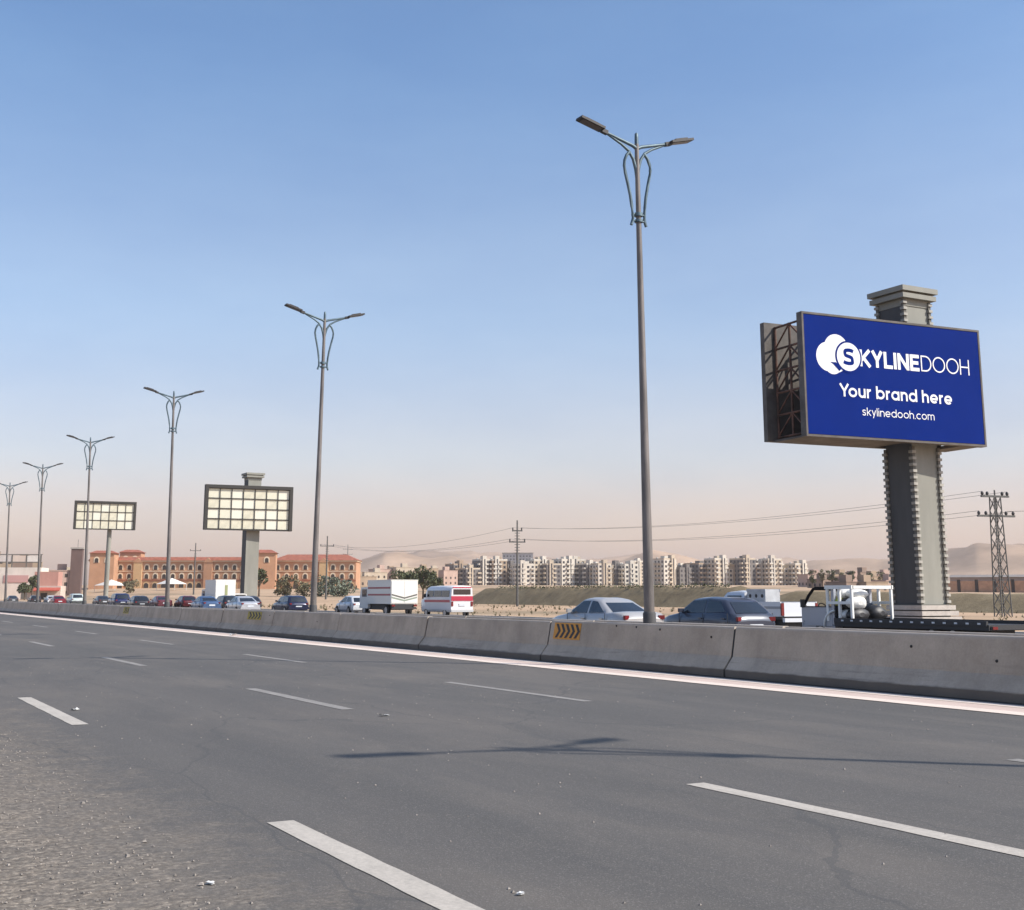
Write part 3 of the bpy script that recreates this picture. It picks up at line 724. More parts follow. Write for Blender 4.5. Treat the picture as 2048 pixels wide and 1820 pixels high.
# ------------------------------------------------------------------ vehicles (heading +Y)
STYLES = {
    'saloon': dict(L=4.5, st=[(2.25, .60, .34, .60), (2.14, .72, .24, .74), (1.6, .83, .2, .85), (.95, .91, .2, .88), (0, .93, .2, .89), (-1.2, .95, .2, .88), (-1.75, .98, .22, .86), (-2.14, .95, .28, .79), (-2.25, .78, .36, .72)],
                   cab=(1.0, .22, -.78, -1.62), wb=.80, wr=.59, zb=.91, zr=1.42, ax=(1.36, -1.32), rw=.315),
    'hatch': dict(L=4.0, st=[(2.0, .62, .34, .60), (1.9, .74, .24, .74), (1.4, .85, .2, .84), (.85, .93, .2, .86), (0, .95, .2, .87), (-1.0, .97, .2, .87), (-1.7, .97, .22, .84), (-1.95, .90, .28, .78), (-2.0, .70, .36, .72)],
                  cab=(.95, .25, -1.35, -1.88), wb=.79, wr=.62, zb=.92, zr=1.44, ax=(1.25, -1.25), rw=.30),
    'estate': dict(L=4.5, st=[(2.25, .60, .34, .62), (2.14, .74, .24, .76), (1.6, .85, .2, .86), (.95, .93, .2, .88), (0, .95, .2, .89), (-1.2, .96, .2, .88), (-1.9, .97, .22, .86), (-2.18, .92, .28, .82), (-2.25, .72, .36, .76)],
                   cab=(1.0, .3, -1.85, -2.15), wb=.81, wr=.66, zb=.92, zr=1.47, ax=(1.36, -1.34), rw=.315),
    'suv': dict(L=4.6, st=[(2.3, .75, .45, .66), (2.2, .92, .32, .80), (1.6, 1.03, .28, .90), (.95, 1.08, .28, .92), (0, 1.09, .28, .93), (-1.2, 1.10, .28, .92), (-1.9, 1.10, .3, .90), (-2.22, 1.04, .36, .86), (-2.3, .8, .45, .8)],
                cab=(1.0, .35, -1.85, -2.2), wb=.85, wr=.70, zb=1.06, zr=1.70, ax=(1.4, -1.38), rw=.37),
}
WHEEL = {}
def wheel(t, x, y, r, w=0.2):
    k = (round(r, 3), w)
    if k not in WHEEL:
        ty = MB().tube([(-w / 2, 0, 0), (-w * .38, 0, 0), (w * .38, 0, 0), (w / 2, 0, 0)], [r * .9, r, r, r * .9], 18).mesh('wheel', M_TYRE)
        ri = MB().tube([(-w * .51, 0, 0), (w * .51, 0, 0)], r * .60, 14).mesh('rim', M_RIM)
        WHEEL[k] = (ty, ri)
    ty, ri = WHEEL[k]
    o = link('wheel', ty, t, (x, y, r)); link('rim', ri, o)
def ring(y, zt, zb, hw):
    return [(-hw * .86, y, zb), (-hw, y, zb + (zt - zb) * .25), (-hw, y, zb + (zt - zb) * .62), (-hw * .965, y, zt - .05), (-hw * .88, y, zt), (-hw * .4, y, zt + .025),
            (hw * .4, y, zt + .025), (hw * .88, y, zt), (hw * .965, y, zt - .05), (hw, y, zb + (zt - zb) * .62), (hw, y, zb + (zt - zb) * .25), (hw * .86, y, zb)]
def car(style, label, cat, x, y, col, metal=0.15, yaw=0.0, group='traffic on the far carriageway', rough=0.28, rack=False):
    d = STYLES[style]; P = paint(col, rough, metal)
    t = thing({'suv': 'off_road_car', 'saloon': 'saloon_car', 'hatch': 'hatchback_car', 'estate': 'estate_car'}[style], label, cat, (x, y, 0), R(yaw), group)
    st = d['st']
    part('body', MB().loft([ring(*q) for q in st]), P, t)
    yA, yC, yD, yB = d['cab']; wb, wr, zb, zr = d['wb'], d['wr'], d['zb'], d['zr']
    # roof and pillars: a rounded shell with crowned roof
    def cring(yb, yt, k):       # section k between belt (0) and roof (1)
        return None
    N = 10
    ymid = (yC + yD) / 2 + .1; yh_ = (yA - yB) / 2
    def drop(yy, v): return .085 * v * v * min(1.2, ((yy - ymid) / ((yC - yD) / 2 + .25)) ** 2)
    def side_x(v): return wb + (wr - wb) * (v ** 1.15)
    rings = []
    for v in (0, .3, .6, .82, .94, 1.0):
        z = zb + (zr - .035 - zb) * v; hw = side_x(v) - (0.05 if v == 1.0 else 0.012 if v > .9 else 0)
        yf = yA + (yC - yA) * v - (.06 if v == 1 else 0); yr = yB + (yD - yB) * v + (.06 if v == 1 else 0)
        c = .10
        rings.append([(-hw, yr + c, z), (-hw * .88, yr + .02, z), (0, yr - .05, z), (hw * .88, yr + .02, z), (hw, yr + c, z),
                      (hw, (yf + yr) / 2, z), (hw, yf - c, z), (hw * .88, yf - .02, z), (0, yf + .06, z), (-hw * .88, yf - .02, z), (-hw, yf - c, z), (-hw, (yf + yr) / 2, z)])
    rings = [[(p[0], p[1], p[2] - drop(p[1], v)) for p in rg_] for rg_, v in zip(rings, (0, .3, .6, .82, .94, 1.0))]
    top = rings[-1]; cx_ = sum(p[1] for p in top) / len(top)
    rings.append([(p[0] * .6, cx_ + (p[1] - cx_) * .8, zr - drop(cx_ + (p[1] - cx_) * .8, 1) * .9) for p in top])
    part('cabin', MB().loft(rings), P, t)
    # glass, set just proud of the shell
    def sx_(v): return side_x(v) + .006
    v0, v1 = .07, .86
    def yf(v): return yA + (yC - yA) * v
    def yr(v): return yB + (yD - yB) * v
    ym = (yf(.5) + yr(.5)) / 2 - .02
    z_ = lambda v: zb + (zr - .035 - zb) * v
    for s in (-1, 1):
        fa = [(yf(v0) - .20, v0), (yf(v1) - .16, v1), (ym + .05, v1), (ym + .05, v0)]
        ra = [(ym - .05, v0), (ym - .05, v1), (yr(v1) + .24, v1), (yr(v0) + .34, v0 + .08)]
        for nm, poly in (('front_side_window', fa), ('rear_side_window', ra)):
            fr_, bk = [], []
            sub = []
            for i, (yy, v) in enumerate(poly):
                sub.append((yy, v)); y2, v2 = poly[(i + 1) % 4]
                sub += [(yy + (y2 - yy) * k / 3, v + (v2 - v) * k / 3) for k in (1, 2)]
            b = MB(); b.add([(s * (sx_(v)), yy, z_(v) - drop(yy, v)) for yy, v in sub] + [(s * (sx_(v) - .03), yy, z_(v) - drop(yy, v)) for yy, v in sub],
                            [tuple(range(12))] + [(i, (i + 1) % 12, 12 + (i + 1) % 12, 12 + i) for i in range(12)])
            part(nm, b, M_GLASS, t)
        part('mirror', MB().cbox((s * (wb + .13), yA - .42, zb + .10), (.16, .10, .12)).cbox((s * (wb + .02), yA - .42, zb + .05), (.14, .04, .04)), P, t)
    for nm, ye, sg in (('windscreen', yf, 1), ('rear_window', yr, -1)):
        b = MB(); pts = []
        for v in (.08, .33, .6, .86):
            hw = side_x(v)
            for u, cv in ((-.80, .0), (-.4, .035), (0, .055), (.4, .035), (.80, .0)):
                pts.append((u * hw, ye(v) + sg * (cv - .012 + .022), z_(v) - drop(ye(v), v)))
        b.add(pts, [(i * 5 + j, i * 5 + j + 1, (i + 1) * 5 + j + 1, (i + 1) * 5 + j) for i in range(3) for j in range(4)], True)
        part(nm, b, M_GLASS, t)
    yF, yR_ = st[0][0], st[-1][0]
    for s in (-1, 1):
        part('headlight', MB().cbox((s * (st[0][3] - .06), st[0][0] - .03, st[0][1] - .02), (.28, .10, .12), Matrix.Rotation(s * .35, 3, 'Z')), M_CLEAR, t)
        zt_ = st[-2][1] - .13
        part('tail_light', MB().cbox((s * (st[-1][3] - .08), st[-1][0] + .022, zt_ + .01), (.19, .08, .12), Matrix.Rotation(s * -.35, 3, 'Z')), M_RED, t)
    for nm, yy, zz, hw in (('front_bumper', yF - .04, st[0][2] + .08, st[1][3]), ('rear_bumper', yR_ + .04, st[-1][2] + .10, st[-2][3])):
        part(nm, MB().cbox((0, yy, zz), (hw * 2, .22, .2)), P if style != 'suv' else M_PLASTIC, t)
    for s in (-1, 1):
        for yy, zl in ((yA - .25, .46), (ym, .46), (yr(.1) + .1, .5)):
            part('door_seam', MB().cbox((s * (st[4][3] + .001), yy, .70), (.012, .018, zl)), M_PLASTIC, t)
        for yy in (ym + .16, yr(.1) + .32): part('door_handle', MB().cbox((s * (st[4][3] + .004), yy, zb - .13), (.03, .17, .035)), P, t)
    part('number_plate', MB().cbox((0, yR_ - .02, st[-1][1] - .14), (.50, .03, .13)), M_PLATE, t)
    part('boot_line', MB().cbox((0, yR_ + .012, st[-1][1] - .01), (st[-1][3] * 1.7, .02, .015)), M_PLASTIC, t)
    for yy in d['ax']:
        for s in (-1, 1):
            hw = .88 if style != 'suv' else .92
            wheel(t, s * (hw - .09), yy, d['rw'])
            part('wheel_arch', MB().tube([(s * (hw - .06), yy, d['rw']), (s * (hw - .012), yy, d['rw'])], d['rw'] + .06, 18), M_PLASTIC, t)
    if rack:
        part('roof_rack', MB().cbox((-wr * .8, -.6, zr + .05), (.04, 1.7, .04)).cbox((wr * .8, -.6, zr + .05), (.04, 1.7, .04)).cbox((0, 0, zr + .05), (wr * 1.6, .05, .03)).cbox((0, -1.2, zr + .05), (wr * 1.6, .05, .03)), M_PLASTIC, t)['kind'] = 'stuff'
    return t
car('saloon', 'silver saloon car with a curved roof, just left of the tall street lamp pole', 'car', 22.0, 34.0, (0.42, 0.41, 0.40), 0.25)
car('hatch', 'dark blue hatchback car just right of the tall street lamp pole', 'car', 25.0, 32.2, (0.045, 0.052, 0.075), 0.15, yaw=0)
car('hatch', 'white hatchback just left of the white box lorry', 'car', 38.0, 95.6, (0.60, 0.61, 0.63), 0.1)
car('estate', 'dark navy estate car seen left of the second street lamp', 'car', 34.0, 99.3, (0.022, 0.026, 0.06), 0.3, rack=True)
car('hatch', 'black hatchback with a pale roof behind the navy estate, right of the grey column', 'car', 37.0, 120.5, (0.05, 0.05, 0.055), 0.2)
car('saloon', 'pale silver saloon in front of the foot of the grey billboard column', 'car', 30.0, 99.1, (0.55, 0.56, 0.58), 0.5)
car('estate', 'black estate car below the white delivery lorry box', 'car', 34.0, 117.5, (0.025, 0.025, 0.03), 0.2)
car('saloon', 'metallic blue saloon left of the white delivery lorry', 'car', 30.0, 110.0, (0.09, 0.15, 0.27), 0.5)
car('hatch', 'dark maroon hatchback right of the third street lamp', 'car', 35.5, 138.0, (0.10, 0.018, 0.022), 0.3)
car('saloon', 'dull maroon saloon left of the third street lamp', 'car', 33.5, 141.0, (0.16, 0.05, 0.06), 0.3)
car('hatch', 'small black hatchback between the navy off-road car and the maroon saloon', 'car', 30.0, 136.0, (0.03, 0.03, 0.035), 0.3)
car('suv', 'navy blue off-road car below the smaller panel billboard', 'car', 31.0, 150.5, (0.020, 0.026, 0.085), 0.3)
car('saloon', 'charcoal saloon right of the fourth street lamp', 'car', 34.0, 176.0, (0.06, 0.06, 0.065), 0.3)
car('suv', 'pale greenish white off-road car left of the fourth street lamp', 'car', 33.0, 190.0, (0.55, 0.62, 0.58), 0.2)
car('saloon', 'dark red saloon beside the pale off-road car, far along the queue', 'car', 30.0, 186.0, (0.22, 0.02, 0.03), 0.3)
car('hatch', 'black hatchback below the white shop building', 'car', 33.0, 228.0, (0.03, 0.03, 0.033), 0.3)
car('saloon', 'dark grey saloon leftmost in the queue of traffic', 'car', 31.0, 240.0, (0.08, 0.085, 0.09), 0.3)
car('saloon', 'white saloon far along the queue, between the two farthest street lamps', 'car', 35.0, 224.0, (0.62, 0.62, 0.62), 0.1)

# box lorry with a chevron on its tail
def panel(b, x0, x1, y0, y1, z0, z1): return b.box(x0, x1, y0, y1, z0, z1)
LW = paint((0.74, 0.73, 0.68), 0.45)
def box_lorry(label, x, y, W, L, H, stripes, side_col, chev):
    t = thing('box_lorry', label, 'lorry', (x, y, 0), 0, 'traffic on the far carriageway')
    part('cargo_box', MB().box(-W / 2, W / 2, -L / 2, L / 2 - 1.75, .85, H), LW if side_col is None else side_col, t)
    part('roof_rim', MB().box(-W / 2 - .02, W / 2 + .02, -L / 2 - .02, L / 2 - 1.73, H, H + .05), LW, t)
    part('tail_door', MB().box(-W / 2 + .04, -.01, -L / 2 - .035, -L / 2, .92, H - .05), LW, t)
    part('tail_door', MB().box(.01, W / 2 - .04, -L / 2 - .035, -L / 2, .92, H - .05), LW, t)
    part('cab', MB().prism([(L / 2 - 1.65, .5), (L / 2, .5), (L / 2, 1.25), (L / 2 - .25, 2.05), (L / 2 - 1.65, 2.1)], 'x', -W / 2 + .08, W / 2 - .08), LW, t)
    for s in (-1, 1):
        part('cab_window', MB().cbox((s * (W / 2 - .075), L / 2 - .95, 1.65), (.03, .9, .55)), M_GLASS, t)
        part('tail_light', MB().cbox((s * (W / 2 - .2), -L / 2 - .04, .74), (.25, .08, .14)), M_RED, t)
        for yy in (L / 2 - .9, -L / 2 + 1.1): wheel(t, s * (W / 2 - .22), yy, .40, .26)
    part('windscreen', MB().add([(-W / 2 + .2, L / 2 + .015, 1.28), (W / 2 - .2, L / 2 + .015, 1.28), (W / 2 - .25, L / 2 - .225, 2.0), (-W / 2 + .25, L / 2 - .225, 2.0)], [(0, 1, 2, 3)]), M_GLASS, t)
    part('chassis', MB().box(-W / 2 + .3, W / 2 - .3, -L / 2 + .05, L / 2 - .3, .42, .84), M_PLASTIC, t)
    part('rear_bumper', MB().box(-W / 2 + .1, W / 2 - .1, -L / 2 - .02, -L / 2 + .1, .48, .62), M_PLASTIC, t)
    for zz, m in stripes:
        for s in (-1, 1):
            part('side_stripe', MB().box(s * W / 2 - .012, s * W / 2 + .012, -L / 2 + .1, L / 2 - 1.85, zz, zz + .13), m, t)
    if chev:
        for k, (dz, m) in enumerate(((0, M_GRID), (.20, paint((0.25, 0.30, 0.24), .5)))):
            b = MB(); za = H * .62 - dz; zb_ = .98 + .35 - dz * .9; w2 = W / 2 - .06; th = .11
            yb = -L / 2 - .043
            for s in (-1, 1):
                b.add([(s * w2, yb, za), (s * w2, yb, za - th), (0, yb, zb_ - th), (0, yb, zb_), (s * w2, yb + .01, za), (s * w2, yb + .01, za - th), (0, yb + .01, zb_ - th), (0, yb + .01, zb_)],
                      [(0, 1, 2, 3), (4, 7, 6, 5), (0, 4, 5, 1), (3, 2, 6, 7), (0, 3, 7, 4), (1, 5, 6, 2)])
            part('tail_chevron', b, m, t)
    return t
M_SIDE = paint((0.33, 0.32, 0.34), .5)
MR = paint((0.30, 0.03, 0.06), .5)
box_lorry('white box lorry with a dark chevron across its tail doors', 38.0, 88.6, 2.15, 6.2, 2.55, [(1.95, MR), (1.45, MR)], None, True)
dl = box_lorry('white delivery lorry with a tall plain box, left of the grey billboard column', 37.0, 131.0, 2.1, 5.6, 3.0, [], None, False)
part('door_sticker', MB().box(-.06, .22, -2.86, -2.838, 1.5, 2.5), paint((0.30, 0.33, 0.16), .5), dl, label='dull green sticker on the tail door')

# microbus
def microbus(label, x, y):
    t = thing('microbus', label, 'minibus', (x, y, 0), 0, 'traffic on the far carriageway')
    Wm = paint((0.72, 0.70, 0.70), .35); Rd = paint((0.45, 0.02, 0.06), .4)
    W, L, H = 1.72, 4.7, 2.1
    prof = [(-2.35, .38), (2.05, .38), (2.35, .55), (2.33, .95), (1.95, 1.25), (1.45, 1.98), (1.2, 2.08), (-2.1, 2.1), (-2.3, 1.95)]
    rings = []
    for xx, sc in ((-W / 2 + .03, .94), (-W / 2, 1.0)):
        pass
    b = MB()
    def sec(y_, zt, hw): return [(-hw * .96, y_, .38), (-hw, y_, .6), (-hw, y_, 1.15), (-hw * .93, y_, zt - .18), (-hw * .80, y_, zt - .03), (0, y_, zt + .02), (hw * .80, y_, zt - .03), (hw * .93, y_, zt - .18), (hw, y_, 1.15), (hw, y_, .6), (hw * .96, y_, .38)]
    b.loft([sec(-2.35, 2.02, .80), sec(-2.28, 2.09, .85), sec(-1.0, 2.1, .86), sec(1.0, 2.1, .86), sec(1.45, 2.0, .85), sec(1.95, 1.45, .84), sec(2.3, 1.25, .80), sec(2.36, 1.24, .74)])
    part('body', b, Wm, t)
    part('rear_window', MB().cbox((0, -2.362, 1.70), (1.25, .03, .34)), M_GLASS, t)
    part('rear_stripe', MB().cbox((0, -2.365, 1.27), (1.58, .035, .30)), Rd, t)
    part('roof_stripe', MB().cbox((0, -2.352, 1.985), (1.36, .035, .07)), Rd, t)
    part('number_plate', MB().cbox((0.0, -2.37, .86), (.46, .03, .16)), M_PLATE, t)
    part('rear_bumper', MB().cbox((0, -2.36, .48), (1.62, .14, .16)), paint((0.5, 0.5, 0.5), .5), t)
    for s in (-1, 1):
        part('tail_light', MB().cbox((s * .72, -2.366, .92), (.14, .04, .30)), M_RED, t)
        part('side_stripe', MB().cbox((s * .866, -.3, 1.10), (.02, 3.9, .16)), Rd, t)
        for yc, ln in ((-1.6, 1.1), (-.4, 1.1), (.75, .95)):
            part('side_window', MB().cbox((s * .838, yc, 1.58), (.03, ln, .42), Matrix.Rotation(s * -.10, 3, 'Y')), M_GLASS, t)
        part('mirror', MB().cbox((s * .98, 1.35, 1.45), (.16, .08, .24)), M_PLASTIC, t)
        for yy in (1.45, -1.45): wheel(t, s * .74, yy, .32)
    part('windscreen', MB().add([(-.72, 1.96, 1.50), (.72, 1.96, 1.50), (.66, 1.50, 2.0), (-.66, 1.50, 2.0)], [(0, 1, 2, 3)]), M_GLASS, t)
    return t
microbus('white microbus with a broad red band across its tail', 37.6, 77.6)

# pickup with a staked bed
def pickup(label, x, y, col, name='pickup_truck', wbox=True, group='traffic on the far carriageway'):
    t = thing(name, label, 'pickup truck', (x, y, 0), 0, group)
    P = paint(col, .4)
    part('cab', MB().loft([[(sx_ * w, yy, z) for sx_, z in ((-1, .45), (-1.03, .8), (-1, 1.02), (-.86, zt - .04), (-.6, zt), (.6, zt), (.86, zt - .04), (1, 1.02), (1.03, .8), (1, .45))] for yy, zt, w in ((2.45, .92, .72), (2.35, .98, .80), (1.35, 1.08, .82), (.75, 1.62, .82), (.1, 1.66, .82), (-.30, 1.62, .82))]), P, t)
    for s in (-1, 1):
        part('door_window', MB().cbox((s * .795, .25, 1.30), (.03, .80, .36), Matrix.Rotation(s * -.17, 3, 'Y')), M_GLASS, t)
        part('mirror', MB().cbox((s * .98, .9, 1.15), (.14, .06, .18)), M_PLASTIC, t)
        part('bed_side', MB().cbox((s * .84, -1.42, .99), (.05, 2.1, .52)), P, t)
        part('side_rail', MB().cbox((s * .872, -1.42, 1.04), (.012, 2.1, .09)), paint((0.25, 0.27, 0.30), .4), t)
        for yy in (1.55, -1.55): wheel(t, s * .74, yy, .35)
        part('tail_light', MB().cbox((s * .80, -2.50, .98), (.12, .06, .44)), M_RED, t)
    part('windscreen', MB().add([(-.70, 1.345, 1.11), (.70, 1.345, 1.11), (.64, .78, 1.60), (-.64, .78, 1.60)], [(0, 1, 2, 3)]), M_GLASS, t)
    part('rear_window', MB().cbox((0, -.315, 1.38), (1.2, .03, .30)), M_GLASS, t)
    part('bed_floor', MB().box(-.82, .82, -2.47, -.36, .62, .72), M_PLASTIC, t)
    part('tailgate', MB().cbox((0, -2.49, .98), (1.48, .06, .50)), P, t)
    part('rear_bumper', MB().cbox((0, -2.56, .60), (1.6, .12, .14)), P, t)
    part('chassis', MB().box(-.6, .6, -2.4, 2.2, .36, .62), M_PLASTIC, t)
    return t
pk = pickup('white pickup truck with a long bed, between the dark hatchback and the flatbed truck', 31.5, 38.1, (0.62, 0.64, 0.67))
cr = thing('wooden_crate', 'pale slatted crate standing in the bed of the white pickup truck', 'crate', (31.5, 37.0, 0.72))
M_CRATE = mat('crate_board', (0.46, 0.47, 0.48), 0.7, var=0.15, vscale=4)
part('crate_body', MB().box(-.74, -.05, -.42, .62, 0, 0.98), M_CRATE, cr)
for yy in (-.24, .10, .44): part('vent_hole', MB().tube([(-.735, yy, .74), (-.748, yy, .74)], .07, 10), M_PLASTIC, cr)
for xx in (-.745, -.045): part('crate_rim', MB().box(xx - .012, xx + .012, -.44, .64, .90, .99), M_CRATE, cr)
pickup('white pickup truck far off, right of the grey billboard column', 39.0, 130.0, (0.7, 0.68, 0.64))

# flatbed truck with a black and white wrapped load
ft = thing('flatbed_truck', 'flatbed truck with a grey cab, white stake rack and long low black bed', 'flatbed truck', (30.0, 28.95, 0), 0, 'traffic on the far carriageway')
GC = paint((0.36, 0.38, 0.42), .4); DKP = mat('matt_black', (0.012, 0.012, 0.013), 0.85, spec=0.2)
cw = .82
part('cab_floor', MB().box(-cw, cw, 2.35, 3.85, .38, .60), GC, ft)
part('front_panel', MB().box(-cw, cw, 3.83, 3.92, .40, 1.10), GC, ft)
part('cab_roof', MB().prism([(2.36, 1.69), (3.30, 1.69), (3.42, 1.64), (3.40, 1.72), (3.28, 1.76), (2.36, 1.76)], 'x', -cw + .06, cw - .06), DKP, ft)
part('cab_back', MB().box(-cw + .05, cw - .05, 2.33, 2.39, .60, 1.10), GC, ft)
for s in (-1, 1):
    d = part('cab_door', MB().prism([(2.45, .50), (3.70, .50), (3.82, .75), (3.82, 1.08), (2.45, 1.10)], 'x', s * cw - .03, s * cw + .03), GC, ft)
    part('door_handle', MB().cbox((s * (cw + .035), 2.62, .93), (.03, .14, .06)), M_PLASTIC, d)
    part('window_seal', MB().box(s * cw - .035, s * cw + .035, 2.47, 3.80, 1.095, 1.13), M_PLASTIC, d)
    part('front_pillar', MB().tube([(s * cw, 3.84, 1.08), (s * (cw - .05), 3.62, 1.45), (s * (cw - .08), 3.38, 1.70)], .05, 8), DKP, ft)
    part('rear_pillar', MB().box(s * (cw - .03) - .05, s * (cw - .03) + .05, 2.34, 2.47, .55, 1.71), GC, ft)
    part('mirror', MB().cbox((s * (cw + .16), 3.68, 1.22), (.14, .08, .26)).cbox((s * (cw + .06), 3.70, 1.15), (.16, .03, .03)), M_PLASTIC, ft)
    part('headlight', MB().cbox((s * (cw - .2), 3.93, .72), (.24, .04, .18)), M_CLEAR, ft)
    part('bed_rail', MB().box(s * .92 - .04, s * .92 + .04, -3.85, 2.25, .62, .76), M_PLASTIC, ft)
    for k in range(14):
        part('side_marker', MB().cbox((s * .967, -3.6 + .42 * k, .69), (.02, .10, .05)), M_PLATE, ft)
    for yy in (3.05, -1.7, -2.5): wheel(ft, s * .72, yy, .30)
part('seat', MB().box(-.68, .68, 2.48, 2.95, .60, .80).box(-.68, .68, 2.42, 2.56, .80, 1.12), M_PLASTIC, ft)['kind'] = 'stuff'
part('steering_wheel', MB().tube([(-.4 + .17 * math.cos(q_ * math.pi / 8), 3.35 + .08 * math.sin(q_ * math.pi / 8), 1.08 + .14 * math.sin(q_ * math.pi / 8)) for q_ in range(17)], .018, 6), M_PLASTIC, ft)
part('flatbed', MB().box(-.92, .92, -3.9, 2.28, .50, .66), M_PLASTIC, ft)
part('chassis', MB().box(-.5, .5, -3.6, 3.6, .30, .50), M_PLASTIC, ft)
part('headboard', MB().box(-.86, .86, 2.20, 2.27, .66, 1.15), DKP, ft)
part('tail_bar', MB().box(-.85, .85, -3.94, -3.90, .52, .62), M_PLASTIC, ft)
for s in (-1, 1): part('tail_light', MB().box(s * .72 - .1, s * .72 + .1, -3.96, -3.943, .53, .61), M_RED, ft)
M_FRAMEW = paint((0.78, 0.78, 0.74), .45)
OY = 28.95
for yl in (1.50, 2.05, 2.60):
    for sx_ in (-.86, .86): part('rack_post', MB().box(sx_ - .035, sx_ + .035, yl - .045, yl + .045, .66, 1.72), M_FRAMEW, ft)
for sx_ in (-.87, .87):
    part('top_rail', MB().box(sx_ - .045, sx_ + .045, 1.44, 2.68, 1.68, 1.80), M_FRAMEW, ft)
    part('middle_rail', MB().box(sx_ - .03, sx_ + .03, 1.48, 2.64, 1.20, 1.29), M_FRAMEW, ft)
for yl in (1.47, 2.64): part('end_rail', MB().box(-.86, .86, yl - .03, yl + .03, 1.69, 1.79), M_FRAMEW, ft)
part('fender_pipe', MB().tube([(-.88, 31.74 - OY, .48), (-.90, 31.70 - OY, .66), (-.90, 31.6 - OY, .82), (-.89, 31.42 - OY, .95), (-.88, 31.25 - OY, 1.0)], .035, 8), M_FRAMEW, ft)
def sack(label, x, y, z, dx, dy, dz, m, seed):
    b = MB(); rings = []
    for i in range(9):
        v = -1 + 2 * i / 8; e = max(.12, (1 - v ** 4)) ** .5; rg_ = []
        for j in range(14):
            a_ = 2 * math.pi * j / 14; p = Vector((dx / 2 * math.cos(a_) * e, dy * .38 * v, dz / 2 * math.sin(a_) * e))
            p *= 1 + .16 * noise.noise(p * 4 + Vector((seed, 0, 0))); rg_.append(tuple(p))
        rings.append(rg_)
    tag(link('sack', b.loft(rings).mesh('sack', m), None, (30.0 + x, OY + 1.72 + (y - .98) * .52, z + dz / 2)), label, 'sack', 'sacks in the rack of the flatbed truck')
M_SACKW = mat('white_sack', (0.72, 0.71, 0.67), .8, var=.12, vscale=5); M_SACKB = mat('black_sack', (0.03, 0.03, 0.032), .5); M_SACKY = mat('yellow_green_sack', (0.46, 0.48, 0.06), .7, var=.15, vscale=5)
for q_ in (('black sack at the front foot of the load behind the grey cab', -.45, 2.25, .66, .75, .62, .46, M_SACKB), ('white sack on the bed in the middle of the load', -.45, 1.62, .66, .78, .62, .40, M_SACKW),
           ('black sack on the bed at the rear of the load', -.45, .98, .66, .78, .62, .42, M_SACKB), ('yellow green sack on top of the front black sack', -.50, 2.2, 1.06, .66, .56, .36, M_SACKY),
           ('black sack lying on the middle white sack', -.48, 1.58, 1.02, .7, .60, .38, M_SACKB), ('white sack on top of the rear black sack', -.46, .98, 1.04, .74, .60, .40, M_SACKW),
           ('white sack heaped highest at the front of the load', -.35, 2.1, 1.36, .7, .62, .34, M_SACKW), ('grey white sack heaped at the top rear of the load', -.3, 1.25, 1.38, .8, .66, .30, M_SACKW),
           ('black sack on the far side of the bed', .42, 1.9, .66, .7, .8, .6, M_SACKB), ('dark sack on the far side of the bed by the tail', .40, 1.0, .66, .7, .7, .5, M_SACKB)):
    sack(*q_, seed=len(q_[0]) * 1.7)

